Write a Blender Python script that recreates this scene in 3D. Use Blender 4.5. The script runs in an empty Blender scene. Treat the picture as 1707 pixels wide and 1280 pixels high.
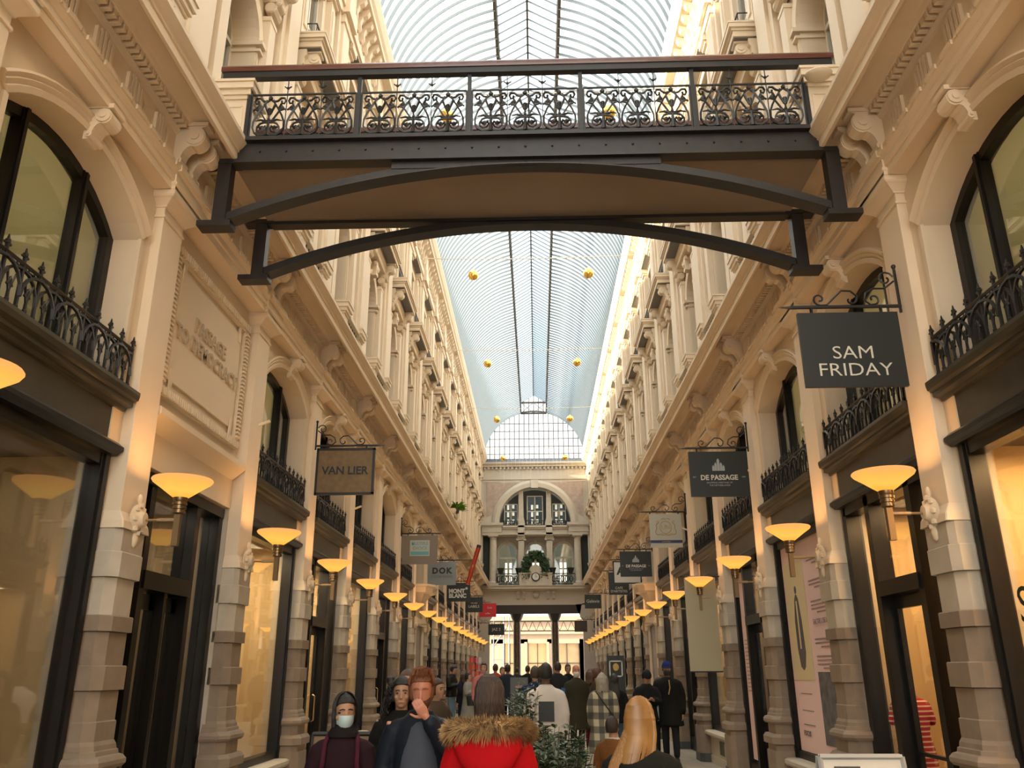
import bpy, bmesh, math, random
from mathutils import Vector, Matrix
random.seed(7)
sc = bpy.context.scene
COL = sc.collection
PI = math.pi
R = math.radians

# ------------------------------------------------------------------ camera
cam_d = bpy.data.cameras.new('camera'); cam = bpy.data.objects.new('camera', cam_d); COL.objects.link(cam)
sc.camera = cam
cam_d.sensor_width = 36.0
cam_d.lens = 1380.8 * 36.0 / 1707.0
cam_d.clip_end = 400
_th, _yaw, _roll = R(19.078), R(1.609), R(-0.237)
f0 = Vector((-math.sin(_yaw), math.cos(_yaw), 0)); r0 = Vector((math.cos(_yaw), math.sin(_yaw), 0)); u0 = Vector((0, 0, 1))
fw = f0 * math.cos(_th) + u0 * math.sin(_th); up = -f0 * math.sin(_th) + u0 * math.cos(_th)
rt = r0 * math.cos(_roll) + up * math.sin(_roll); up = up * math.cos(_roll) - r0 * math.sin(_roll)
cam.matrix_world = Matrix(((rt.x, up.x, -fw.x, 0.052), (rt.y, up.y, -fw.y, 0.0), (rt.z, up.z, -fw.z, 1.75), (0, 0, 0, 1)))

# ------------------------------------------------------------------ world, sun, exposure
sc.view_settings.view_transform = 'Standard'
sc.view_settings.look = 'None'
sc.view_settings.exposure = 0.93
sc.view_settings.gamma = 1.0
sc.view_settings.use_curve_mapping = False
w = bpy.data.worlds.new('overcast_sky'); sc.world = w; w.use_nodes = True
nt = w.node_tree; nt.nodes.clear()
out = nt.nodes.new('ShaderNodeOutputWorld'); bg = nt.nodes.new('ShaderNodeBackground')
tc = nt.nodes.new('ShaderNodeTexCoord'); sep = nt.nodes.new('ShaderNodeSeparateXYZ'); cr = nt.nodes.new('ShaderNodeValToRGB')
mp = nt.nodes.new('ShaderNodeMapping'); mp.inputs['Scale'].default_value = (1, 1, 2.5)
ns = nt.nodes.new('ShaderNodeTexNoise'); ns.inputs['Scale'].default_value = 3.0; ns.inputs['Detail'].default_value = 5
mx = nt.nodes.new('ShaderNodeMix'); mx.data_type = 'RGBA'; mx.blend_type = 'MULTIPLY'; mx.inputs[0].default_value = 0.35
cr2 = nt.nodes.new('ShaderNodeValToRGB')
cr2.color_ramp.elements[0].position = 0.35; cr2.color_ramp.elements[0].color = (0.74, 0.80, 0.90, 1)
cr2.color_ramp.elements[1].position = 0.62; cr2.color_ramp.elements[1].color = (1, 1, 1, 1)
cr.color_ramp.elements[0].position = 0.0; cr.color_ramp.elements[0].color = (0.80, 0.77, 0.70, 1)
cr.color_ramp.elements[1].position = 0.75; cr.color_ramp.elements[1].color = (1.0, 0.935, 0.83, 1)
L = nt.links.new
L(tc.outputs['Generated'], sep.inputs[0]); L(sep.outputs['Z'], cr.inputs[0])
L(tc.outputs['Generated'], mp.inputs[0]); L(mp.outputs[0], ns.inputs['Vector']); L(ns.outputs['Fac'], cr2.inputs[0])
L(cr.outputs[0], mx.inputs[6]); L(cr2.outputs[0], mx.inputs[7]); L(mx.outputs[2], bg.inputs[0]); L(bg.outputs[0], out.inputs[0])
bg.inputs[1].default_value = 3.2
sun_d = bpy.data.lights.new('sun', 'SUN'); sun = bpy.data.objects.new('sun', sun_d); COL.objects.link(sun)
sun_d.energy = 20.0; sun_d.color = (1.0, 0.86, 0.66); sun_d.angle = R(1.0)
sun.rotation_euler = Vector((1.0, 0.12, -0.27)).to_track_quat('-Z', 'Y').to_euler()
cy = sc.cycles
cy.max_bounces = 9; cy.diffuse_bounces = 4; cy.glossy_bounces = 4; cy.transparent_max_bounces = 24; cy.transmission_bounces = 4
cy.caustics_reflective = False; cy.caustics_refractive = False; cy.sample_clamp_indirect = 6.0
cy.use_denoising = True

# ------------------------------------------------------------------ materials
def mat(name, col, rough=0.6, metal=0.0, noise=0.0, nscale=6.0, col2=None, bump=0.0, spec=0.5, emit=None, estr=0.0, coat=0.0, stretch=None):
    m = bpy.data.materials.new(name); m.use_nodes = True
    n = m.node_tree; b = n.nodes['Principled BSDF']; l = n.links.new
    b.inputs['Base Color'].default_value = (*col, 1); b.inputs['Roughness'].default_value = rough; b.inputs['Metallic'].default_value = metal
    b.inputs['Specular IOR Level'].default_value = spec
    if coat: b.inputs['Coat Weight'].default_value = coat
    if emit: b.inputs['Emission Color'].default_value = (*emit, 1); b.inputs['Emission Strength'].default_value = estr
    if noise or bump:
        t = n.nodes.new('ShaderNodeTexCoord'); mpn = n.nodes.new('ShaderNodeMapping'); l(t.outputs['Object'], mpn.inputs[0])
        if stretch: mpn.inputs['Scale'].default_value = stretch
        x = n.nodes.new('ShaderNodeTexNoise'); x.inputs['Scale'].default_value = nscale; x.inputs['Detail'].default_value = 5; l(mpn.outputs[0], x.inputs['Vector'])
        if noise:
            c2 = col2 or tuple(c * 0.7 for c in col)
            r = n.nodes.new('ShaderNodeValToRGB'); r.color_ramp.elements[0].position = 0.5 - 0.25; r.color_ramp.elements[1].position = 0.5 + 0.2
            r.color_ramp.elements[0].color = (*[a * noise + b_ * (1 - noise) for a, b_ in zip(c2, col)], 1); r.color_ramp.elements[1].color = (*col, 1)
            l(x.outputs['Fac'], r.inputs[0]); l(r.outputs[0], b.inputs['Base Color'])
        if bump:
            bp = n.nodes.new('ShaderNodeBump'); bp.inputs['Strength'].default_value = bump; bp.inputs['Distance'].default_value = 0.02
            l(x.outputs['Fac'], bp.inputs['Height']); l(bp.outputs[0], b.inputs['Normal'])
    return m
def glass(name, tint=(0.9, 0.92, 0.9), rough=0.02, refl=0.12, milk=0.0, milkcol=(0.8, 0.85, 0.9), fres=0.75):
    m = bpy.data.materials.new(name); m.use_nodes = True; n = m.node_tree; n.nodes.clear(); l = n.links.new
    o = n.nodes.new('ShaderNodeOutputMaterial'); t = n.nodes.new('ShaderNodeBsdfTransparent'); g = n.nodes.new('ShaderNodeBsdfGlossy')
    t.inputs[0].default_value = (*tint, 1); g.inputs['Roughness'].default_value = rough; g.inputs[0].default_value = (1, 1, 1, 1)
    ge = n.nodes.new('ShaderNodeNewGeometry'); dt = n.nodes.new('ShaderNodeVectorMath'); dt.operation = 'DOT_PRODUCT'; l(ge.outputs['Normal'], dt.inputs[0]); l(ge.outputs['Incoming'], dt.inputs[1])
    ab = n.nodes.new('ShaderNodeMath'); ab.operation = 'ABSOLUTE'; l(dt.outputs['Value'], ab.inputs[0])
    om = n.nodes.new('ShaderNodeMath'); om.operation = 'SUBTRACT'; om.inputs[0].default_value = 1.0; l(ab.outputs[0], om.inputs[1])
    fr = n.nodes.new('ShaderNodeMath'); fr.operation = 'POWER'; fr.inputs[1].default_value = 4.0; l(om.outputs[0], fr.inputs[0])
    ma = n.nodes.new('ShaderNodeMath'); ma.operation = 'MULTIPLY_ADD'; ma.inputs[1].default_value = fres; ma.inputs[2].default_value = refl; ma.use_clamp = True
    mxs = n.nodes.new('ShaderNodeMixShader'); l(fr.outputs[0], ma.inputs[0]); l(ma.outputs[0], mxs.inputs[0])
    last = t.outputs[0]
    if milk:
        tr = n.nodes.new('ShaderNodeBsdfTranslucent'); tr.inputs[0].default_value = (*milkcol, 1); m2 = n.nodes.new('ShaderNodeMixShader'); m2.inputs[0].default_value = milk
        l(t.outputs[0], m2.inputs[1]); l(tr.outputs[0], m2.inputs[2]); last = m2.outputs[0]
    l(last, mxs.inputs[1]); l(g.outputs[0], mxs.inputs[2]); l(mxs.outputs[0], o.inputs[0])
    return m
M = {}
M['cream'] = mat('painted_cream_stucco', (0.74, 0.61, 0.45), 0.6, noise=0.45, nscale=2.2, col2=(0.64, 0.51, 0.36), bump=0.12)
M['cream2'] = mat('upper_cream_stucco', (0.70, 0.58, 0.43), 0.6, noise=0.45, nscale=1.5, col2=(0.62, 0.50, 0.36), bump=0.1)
M['stone'] = mat('pale_limestone', (0.52, 0.46, 0.37), 0.7, noise=0.8, nscale=5, col2=(0.42, 0.37, 0.29), bump=0.2)
M['brown_stone'] = mat('brown_sandstone', (0.265, 0.20, 0.145), 0.7, noise=0.8, nscale=7, col2=(0.20, 0.15, 0.105), bump=0.25)
M['granite'] = mat('dark_granite', (0.07, 0.075, 0.07), 0.5, noise=0.8, nscale=30)
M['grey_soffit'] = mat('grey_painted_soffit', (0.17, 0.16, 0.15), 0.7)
M['black'] = mat('black_gloss_paint', (0.010, 0.009, 0.008), 0.3, spec=0.25)
M['darkfascia'] = mat('dark_bronze_fascia', (0.030, 0.027, 0.020), 0.3, noise=0.7, nscale=3, col2=(0.075, 0.064, 0.045), spec=0.4)
M['iron'] = mat('black_wrought_iron', (0.013, 0.012, 0.012), 0.45)
M['girder'] = mat('dark_painted_steel', (0.012, 0.010, 0.009), 0.45, noise=0.6, nscale=9, col2=(0.028, 0.022, 0.019), bump=0.1)
M['soffit_board'] = mat('taupe_board', (0.25, 0.195, 0.15), 0.65, noise=0.5, nscale=1.5, col2=(0.21, 0.16, 0.12))
M['rail_wood'] = mat('varnished_red_wood', (0.13, 0.035, 0.018), 0.3, noise=0.9, nscale=4, col2=(0.05, 0.014, 0.009), coat=0.4, stretch=(0.4, 12, 40))
M['bronze'] = mat('aged_brass', (0.22, 0.15, 0.08), 0.35, metal=0.9)
M['bronze_l'] = mat('pale_brass_arm', (0.42, 0.30, 0.18), 0.4, metal=0.6)
M['gold'] = mat('shiny_gold', (0.95, 0.62, 0.16), 0.18, metal=1.0)
M['shopglass'] = glass('shop_window_glass', (0.95, 0.95, 0.93), refl=0.05)
M['upglass'] = glass('upper_window_glass', (0.90, 0.91, 0.88), refl=0.06)
def dusty(name, tint, milk, milkcol):
    # dusty glazing: the more slanted the view through a pane, the longer its way through the dirt
    m = bpy.data.materials.new(name); m.use_nodes = True; n = m.node_tree; n.nodes.clear(); l = n.links.new
    o = n.nodes.new('ShaderNodeOutputMaterial'); t = n.nodes.new('ShaderNodeBsdfTransparent'); ge = n.nodes.new('ShaderNodeNewGeometry')
    dt = n.nodes.new('ShaderNodeVectorMath'); dt.operation = 'DOT_PRODUCT'; l(ge.outputs['Normal'], dt.inputs[0]); l(ge.outputs['Incoming'], dt.inputs[1])
    ab = n.nodes.new('ShaderNodeMath'); ab.operation = 'ABSOLUTE'; l(dt.outputs['Value'], ab.inputs[0])
    mxn = n.nodes.new('ShaderNodeMath'); mxn.operation = 'MAXIMUM'; mxn.inputs[1].default_value = 0.22; l(ab.outputs[0], mxn.inputs[0])
    inv = n.nodes.new('ShaderNodeMath'); inv.operation = 'DIVIDE'; inv.inputs[0].default_value = 1.0; l(mxn.outputs[0], inv.inputs[1])
    cc = n.nodes.new('ShaderNodeCombineColor')
    for i in range(3):
        p = n.nodes.new('ShaderNodeMath'); p.operation = 'POWER'; p.inputs[0].default_value = tint[i]; l(inv.outputs[0], p.inputs[1]); l(p.outputs[0], cc.inputs[i])
    l(cc.outputs[0], t.inputs[0])
    tr = n.nodes.new('ShaderNodeBsdfTranslucent'); tr.inputs[0].default_value = (*milkcol, 1); ms = n.nodes.new('ShaderNodeMixShader'); ms.inputs[0].default_value = milk
    l(t.outputs[0], ms.inputs[1]); l(tr.outputs[0], ms.inputs[2]); l(ms.outputs[0], o.inputs[0]); return m
M['roofglass'] = dusty('dusty_roof_glass', (0.69, 0.74, 0.775), 0.10, (0.62, 0.75, 0.86))
M['lanternglass'] = dusty('dusty_lantern_glass', (0.52, 0.57, 0.61), 0.10, (0.5, 0.6, 0.7))
M['roofbar'] = mat('grey_roof_bar', (0.20, 0.22, 0.23), 0.5)
M['roofmain'] = mat('brown_roof_girder', (0.06, 0.05, 0.045), 0.5)
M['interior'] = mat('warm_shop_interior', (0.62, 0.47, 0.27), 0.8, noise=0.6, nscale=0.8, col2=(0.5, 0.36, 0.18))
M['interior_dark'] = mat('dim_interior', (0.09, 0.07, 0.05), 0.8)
def blindmat():
    m = mat('olive_cream_blind', (0.46, 0.43, 0.31), 0.8, noise=0.3, nscale=1.0); n = m.node_tree; l = n.links.new; b = n.nodes['Principled BSDF']; o = n.nodes['Material Output']
    t = n.nodes.new('ShaderNodeBsdfTranslucent'); t.inputs[0].default_value = (0.62, 0.58, 0.42, 1); x = n.nodes.new('ShaderNodeMixShader'); x.inputs[0].default_value = 0.5
    l(b.outputs[0], x.inputs[1]); l(t.outputs[0], x.inputs[2]); l(x.outputs[0], o.inputs[0]); return m
M['blind'] = blindmat()
M['winframe'] = mat('white_window_frame', (0.6, 0.56, 0.48), 0.5)
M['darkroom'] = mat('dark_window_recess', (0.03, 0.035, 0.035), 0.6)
def bowl_mat():
    m = bpy.data.materials.new('glowing_amber_glass'); m.use_nodes = True; n = m.node_tree; n.nodes.clear(); l = n.links.new
    o = n.nodes.new('ShaderNodeOutputMaterial'); e = n.nodes.new('ShaderNodeEmission')
    t = n.nodes.new('ShaderNodeTexCoord'); s = n.nodes.new('ShaderNodeSeparateXYZ'); r = n.nodes.new('ShaderNodeValToRGB')
    x = n.nodes.new('ShaderNodeTexNoise'); x.inputs['Scale'].default_value = 7
    mr = n.nodes.new('ShaderNodeMapRange'); mr.inputs[1].default_value = 0.0; mr.inputs[2].default_value = 0.16
    ad = n.nodes.new('ShaderNodeMath'); ad.operation = 'MULTIPLY_ADD'; ad.inputs[1].default_value = 0.45
    l(t.outputs['Object'], s.inputs[0]); l(s.outputs['Z'], mr.inputs[0]); l(t.outputs['Object'], x.inputs['Vector'])
    l(x.outputs['Fac'], ad.inputs[0]); ad.inputs[2].default_value = -0.22
    a2 = n.nodes.new('ShaderNodeMath'); a2.operation = 'ADD'; l(mr.outputs[0], a2.inputs[0]); l(ad.outputs[0], a2.inputs[1]); l(a2.outputs[0], r.inputs[0])
    r.color_ramp.elements[0].position = 0.0; r.color_ramp.elements[0].color = (1.0, 0.42, 0.05, 1)
    r.color_ramp.elements[1].position = 1.0; r.color_ramp.elements[1].color = (0.95, 0.40, 0.12, 1)
    k = r.color_ramp.elements.new(0.35); k.color = (1.0, 0.52, 0.09, 1); k = r.color_ramp.elements.new(0.7); k.color = (1.0, 0.45, 0.08, 1)
    l(r.outputs[0], e.inputs[0]); e.inputs[1].default_value = 0.62; l(e.outputs[0], o.inputs[0])
    return m
M['bowl'] = bowl_mat()

# ------------------------------------------------------------------ geometry helpers
class MB:
    def __init__(s): s.v = []; s.f = []; s.m = []; s.T = None; s.mi = 0
    def add(s, vs, fs):
        n = len(s.v)
        if s.T: vs = [s.T @ Vector(v) for v in vs]
        s.v += [tuple(v) for v in vs]; s.f += [tuple(i + n for i in f) for f in fs]; s.m += [s.mi] * len(fs); return s
    def box(s, x0, x1, y0, y1, z0, z1):
        return s.add([(x0, y0, z0), (x1, y0, z0), (x1, y1, z0), (x0, y1, z0), (x0, y0, z1), (x1, y0, z1), (x1, y1, z1), (x0, y1, z1)],
                     [(0, 3, 2, 1), (4, 5, 6, 7), (0, 1, 5, 4), (1, 2, 6, 5), (2, 3, 7, 6), (3, 0, 4, 7)])
    def loft(s, rings, cap=True, close=True):
        n = len(rings[0]); vs = [p for r in rings for p in r]; fs = []
        for i in range(len(rings) - 1):
            for j in range(n if close else n - 1):
                a = i * n + j; b = i * n + (j + 1) % n; fs.append((a, b, b + n, a + n))
        if cap: fs.append(tuple(reversed(range(n)))); fs.append(tuple(range((len(rings) - 1) * n, len(rings) * n)))
        return s.add(vs, fs)
    def prism(s, poly, ax, a, b):   # poly in the two other axes, in cyclic order
        def P(p, t): return {'x': (t, p[0], p[1]), 'y': (p[0], t, p[1]), 'z': (p[0], p[1], t)}[ax]
        return s.loft([[P(p, a) for p in poly], [P(p, b) for p in poly]])
    def tube(s, pts, r, n=5, closed=False, r2=None):
        pts = [Vector(p) for p in pts]; rings = []
        N = len(pts); nrm = None
        for i, p in enumerate(pts):
            if closed: t = pts[(i + 1) % N] - pts[i - 1]
            else: t = pts[min(i + 1, N - 1)] - pts[max(i - 1, 0)]
            if t.length < 1e-9: t = Vector((0, 0, 1))
            t.normalize()
            if nrm is None: nrm = t.orthogonal().normalized()
            nrm = (nrm - t * nrm.dot(t)); nrm = nrm.normalized() if nrm.length > 1e-6 else t.orthogonal().normalized()
            bi = t.cross(nrm); rr = r if r2 is None else r + (r2 - r) * i / (N - 1)
            rings.append([p + (nrm * math.cos(2 * PI * j / n) + bi * math.sin(2 * PI * j / n)) * rr for j in range(n)])
        if closed: rings.append(rings[0])
        return s.loft(rings, cap=not closed)
    def lathe(s, prof, n=16, c=(0, 0, 0), ax='z', cap=True):
        rings = []
        for r, z in prof:
            ring = []
            for j in range(n):
                a = 2 * PI * j / n; u, v = r * math.cos(a), r * math.sin(a)
                ring.append({'z': (c[0] + u, c[1] + v, c[2] + z), 'x': (c[0] + z, c[1] + u, c[2] + v), 'y': (c[0] + v, c[1] + z, c[2] + u)}[ax])
            rings.append(ring)
        return s.loft(rings, cap=cap)
    def sphere(s, c, r, n=12, sc_=(1, 1, 1)):
        prof = [(max(1e-4, r * math.sin(PI * i / (n // 2))), -r * math.cos(PI * i / (n // 2))) for i in range(n // 2 + 1)]
        k = len(s.v); s.lathe(prof, n); T = s.T
        s.v[k:] = [(c[0] + x * sc_[0], c[1] + y * sc_[1], c[2] + z * sc_[2]) for x, y, z in s.v[k:]]
        return s
    def obj(s, name, m, parent=None, smooth=False, loc=None, **props):
        me = bpy.data.meshes.new(name); me.from_pydata(s.v, [], s.f)
        ml = m if isinstance(m, (list, tuple)) else [m]
        for x in ml: me.materials.append(M[x] if isinstance(x, str) else x)
        if len(ml) > 1: me.polygons.foreach_set('material_index', s.m)
        bm = bmesh.new(); bm.from_mesh(me); bmesh.ops.recalc_face_normals(bm, faces=bm.faces); bm.to_mesh(me); bm.free()
        if smooth:
            me.polygons.foreach_set('use_smooth', [True] * len(me.polygons))
            try: me.set_sharp_from_angle(angle=R(45))
            except Exception: pass
        o = bpy.data.objects.new(name, me); COL.objects.link(o)
        if parent: o.parent = parent
        if loc: o.location = loc
        for k, v in props.items(): o[k] = v
        return o
def tag(o, label, cat, group=None, kind=None):
    o['label'] = label; o['category'] = cat
    if group: o['group'] = group
    if kind: o['kind'] = kind
    return o
def struct(o): o['kind'] = 'structure'; return o
def empty(name, loc=(0, 0, 0), rz=0.0):
    o = bpy.data.objects.new(name, None); COL.objects.link(o); o.location = loc; o.rotation_euler = (0, 0, rz); o.empty_display_size = 0.1; return o
def kids(o): return list(o.children)
def copy_tree(o, parent=None):
    c = o.copy(); COL.objects.link(c); c.parent = parent
    for k in ALLK.get(o.as_pointer(), []):
        g = k.copy(); COL.objects.link(g); g.parent = c
        for k2 in ALLK.get(k.as_pointer(), []):
            h = k2.copy(); COL.objects.link(h); h.parent = g
    return c
ALLK = {}
def freeze(o):
    ALLK[o.as_pointer()] = [c for c in COL.objects if c.parent == o]
    for c in ALLK[o.as_pointer()]: ALLK[c.as_pointer()] = [d for d in COL.objects if d.parent == c]
    return o
def text(body, size, m, parent, loc, rot, name='lettering', align='CENTER', ext=0.002, xs=1.0, bold=0.0, space=1.0):
    c = bpy.data.curves.new(name, 'FONT'); c.body = body; c.size = size; c.align_x = align; c.align_y = 'CENTER'; c.extrude = ext; c.offset = bold
    c.space_character = space; c.materials.append(M[m] if isinstance(m, str) else m); c.resolution_u = 3
    t = bpy.data.objects.new(name, c); COL.objects.link(t); bpy.context.view_layer.update()
    me = bpy.data.meshes.new_from_object(t.evaluated_get(bpy.context.evaluated_depsgraph_get())); bpy.data.objects.remove(t)
    o = bpy.data.objects.new(name, me); COL.objects.link(o); o.parent = parent; o.location = loc; o.rotation_euler = rot; o.scale = (xs, 1, 1)
    return o
ORD = ['first', 'second', 'third', 'fourth', 'fifth', 'sixth', 'seventh', 'eighth', 'ninth', 'tenth', 'eleventh', 'twelfth', 'thirteenth', 'fourteenth', 'fifteenth', 'sixteenth', 'seventeenth', 'eighteenth', 'nineteenth', 'twentieth']

W, Y0, B, YE = 3.26, 6.74, 2.74, 50.7
K0, K1 = -3, 16                   # pilaster numbers; bays k..k+1 for k in K0..K1-1
def py(k): return Y0 + B * k
def by(k): return Y0 + B * (k + .5)
SIDES = ((-1, 'left'), (1, 'right'))
def place(o, s, y): o.location = (s * W, y, 0); o.rotation_euler = (0, 0, 0 if s < 0 else PI)
def sideT(s, y): return Matrix.Translation((s * W, y, 0)) @ Matrix.Rotation(0 if s < 0 else PI, 4, 'Z')
LT = {-3: 'W', -2: 'W', -1: 'W', 0: 'P', 1: 'W', 2: 'D', 3: 'W', 4: 'D', 5: 'W', 6: 'O', 7: 'D', 8: 'W', 9: 'D', 10: 'W', 11: 'D', 12: 'W', 13: 'D', 14: 'W', 15: 'W'}
RT = {-3: 'W', -2: 'W', -1: 'W', 0: 'D', 1: 'W', 2: 'D', 3: 'W', 4: 'D', 5: 'W', 6: 'O', 7: 'D', 8: 'W', 9: 'D', 10: 'W', 11: 'D', 12: 'W', 13: 'D', 14: 'W', 15: 'W'}
# ------------------------------------------------------------------ setting: floor
fb = MB(); fb.box(-3.6, 3.6, -10, YE + 1.5, -0.1, 0.085)
fl = struct(fb.obj('floor', 'stone'))
def floor_mat():
    m = mat('worn_stone_paving', (0.38, 0.33, 0.27), 0.38, noise=0.7, nscale=1.2, col2=(0.28, 0.24, 0.19), bump=0.05)
    n = m.node_tree; l = n.links.new; b = n.nodes['Principled BSDF']
    t = n.nodes.new('ShaderNodeTexCoord'); br = n.nodes.new('ShaderNodeTexBrick'); br.inputs['Scale'].default_value = 1.3
    br.inputs['Color1'].default_value = (0.40, 0.35, 0.28, 1); br.inputs['Color2'].default_value = (0.30, 0.27, 0.22, 1); br.inputs['Mortar'].default_value = (0.14, 0.12, 0.10, 1)
    br.inputs['Mortar Size'].default_value = 0.008; br.inputs['Brick Width'].default_value = 1.0; br.inputs['Row Height'].default_value = 0.7
    l(t.outputs['Object'], br.inputs['Vector']); l(br.outputs['Color'], b.inputs['Base Color'])
    return m
fl.data.materials[0] = floor_mat()
gb = MB(); gb.box(-30, 30, YE + 1.5, 110, -0.12, 0.08); struct(gb.obj('floor_street', mat('street_paving', (0.30, 0.29, 0.28), 0.7)))

# ------------------------------------------------------------------ side walls (one mesh a side)
def arc_pts(hw, spring, crown, n=14):
    rise = crown - spring; r = (hw * hw + rise * rise) / (2 * rise); zc = crown - r; a0 = math.asin(min(1, hw / r))
    if rise > hw - 1e-6: a0 = PI / 2
    return [(r * math.sin(-a0 + 2 * a0 * i / n), zc + r * math.cos(-a0 + 2 * a0 * i / n)) for i in range(n + 1)]
def arch_wall(mb, hwo, z0, z1, hw, spring, crown, df, db, n=14):
    P = arc_pts(hw, spring, crown, n)
    # jamb faces
    for s in (-1, 1):
        mb.add([(df, s * hw, z0), (df, s * hwo, z0), (df, s * hwo, z1), (df, s * hw, z1)], [(0, 1, 2, 3)])
        mb.add([(df, s * hw, z0), (db, s * hw, z0), (db, s * hw, P[0][1]), (df, s * hw, P[0][1])], [(0, 1, 2, 3)])
    for i in range(n):
        (ya, za), (yb, zb) = P[i], P[i + 1]
        mb.add([(df, ya, za), (df, yb, zb), (df, yb, z1), (df, ya, z1)], [(0, 1, 2, 3)])
        mb.add([(df, ya, za), (df, yb, zb), (db, yb, zb), (db, ya, za)], [(0, 1, 2, 3)])
    # fill between spring corner triangle handled by jamb quad (z1 at outer, spring at inner)
def archivolt(mb, hw, spring, crown, prof, n=16):
    # prof: list of (dr, d) rectangle profile corners swept along the arch
    rise = crown - spring; r = (hw * hw + rise * rise) / (2 * rise); zc = crown - r; a0 = math.asin(min(1, hw / r))
    if rise > hw - 1e-6: a0 = PI / 2
    rings = []
    for i in range(n + 1):
        a = -a0 + 2 * a0 * i / n
        rings.append([(d, (r + dr) * math.sin(a), zc + (r + dr) * math.cos(a)) for dr, d in prof])
    mb.loft(rings)
AH, ASP, ACR = 0.98, 5.33, 5.70
def build_wall(s, side):
    w = MB()
    for k in range(K0, K1):
        w.T = sideT(s, by(k)); w.mi = 0
        special = (s < 0 and k == 0)
        if not special:
            arch_wall(w, 1.37, 3.5, 6.0, AH, ASP, ACR, -0.12, -0.46)
            archivolt(w, AH, ASP, ACR, [(0.0, -0.12), (0.0, -0.10), (0.045, -0.085), (0.055, -0.105), (0.09, -0.08), (0.10, -.09), (0.13, -0.065), (0.15, -0.075), (0.155, -0.12)])
            for y in (-AH, AH): w.box(-0.13, -0.10, y - 0.02 if y > 0 else y - 0.03, y + 0.03 if y > 0 else y + 0.02, 3.95, ASP)
        else:
            w.box(-0.40, -0.16, -1.37, 1.37, 3.50, 6.0)
            w.prism([(-0.16, 3.82), (-0.02, 3.94), (-0.02, 4.0), (-0.08, 4.02), (-0.16, 4.08)], 'y', -1.13, 1.13)
            # sunk inscription panel with leaf-carved border
            for (a, b_, c, d_) in ((-1.05, 1.05, 4.16, 4.26), (-1.05, 1.05, 5.58, 5.70)): w.box(-0.17, -0.12, a, b_, c, d_)
            for y in (-1.05, 0.95): w.box(-0.17, -0.12, y, y + 0.1, 4.26, 5.58)
            for i in range(44):
                y = -1.02 + 2.04 * i / 43
                for z in (4.21, 5.64): w.box(-0.12, -0.095, y - 0.012, y + 0.012, z - 0.04, z + 0.04)
            for i in range(28):
                z = 4.3 + 1.25 * i / 27
                for y in (-1.0, 1.0): w.box(-0.12, -0.095, y - 0.04, y + 0.04, z - 0.012, z + 0.012)
            w.box(-0.17, -0.135, -0.86, 0.86, 4.36, 5.50)
            for sy in (-1, 1):
                for z in (4.36, 5.50): w.box(-0.14, -0.125, sy * 0.80 - 0.03, sy * 0.80 + 0.03, z - 0.11, z + 0.11)
        # upper storeys
        arch_wall(w, 1.37, 6.6, 10.86, 0.52, 9.45, 9.96, -0.24, -0.62)
        archivolt(w, 0.52, 9.45, 9.96, [(0, -0.24), (0, -0.20), (0.09, -0.18), (0.11, -0.24)])
        arch_wall(w, 1.37, 10.86, 13.3, 0.44, 12.72, 12.80, -0.24, -0.36)
        archivolt(w, 0.44, 12.72, 12.80, [(0, -0.24), (0, -0.21), (0.08, -0.19), (0.10, -0.24)])
        for sy in (-1, 1):
            a, b_ = sorted((sy * 0.62, sy * 0.84))
            w.box(-0.25, -0.12, a, b_, 6.6, 10.0)                       # window pilaster
            w.box(-0.25, -0.11, a - .015, b_ + .015, 9.92, 9.98)
            w.lathe([(0.075, a - 0.02), (0.085, a), (0.085, b_), (0.075, b_ + 0.02)], 10, c=(-0.14, 0, 10.14), ax='y')
            w.box(-0.25, -0.07, a - .02, b_ + .02, 10.22, 10.30)
            a2, b2 = sorted((sy * 0.50, sy * 0.62))
            w.box(-0.60, -0.17, a2, a2 + .12, 9.33, 9.37); w.box(-0.60, -0.14, a2 - .02 * (sy > 0), a2 + .12 + .02 * (sy < 0), 9.42, 9.48)
            w.box(-0.25, -0.215, sy * 0.56 - .03, sy * 0.56 + .03, 6.6, 9.33)
            w.box(-0.25, -0.14, a, b_, 10.86, 12.88)                    # second-floor pilaster
            w.box(-0.25, -0.115, a + .05, b_ - .05, 11.1, 12.7)
            w.box(-0.25, -0.09, a - .03, b_ + .03, 12.88, 12.94); w.box(-0.25, -0.04, a - .06, b_ + .06, 12.94, 13.06)
        w.box(-0.25, -0.21, -1.37, 1.37, 10.86, 11.0)
        # shop interior shell and floors
        w.mi = 1
        dd = -1.3 if (LT if s < 0 else RT)[k] == 'W' else -2.2
        w.box(dd - .1, dd, -1.37, 1.37, 0.0, 3.5)
        w.box(-2.2, -0.30, 1.30, 1.44, 0.0, 3.5)
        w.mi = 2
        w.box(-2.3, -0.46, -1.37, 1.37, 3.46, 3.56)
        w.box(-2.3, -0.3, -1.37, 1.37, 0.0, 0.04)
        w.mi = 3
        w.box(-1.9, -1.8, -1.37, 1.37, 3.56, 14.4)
        w.box(-1.85, -0.3, -1.37, 1.37, 6.5, 6.62); w.box(-1.85, -0.3, -1.37, 1.37, 10.8, 10.9)
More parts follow.
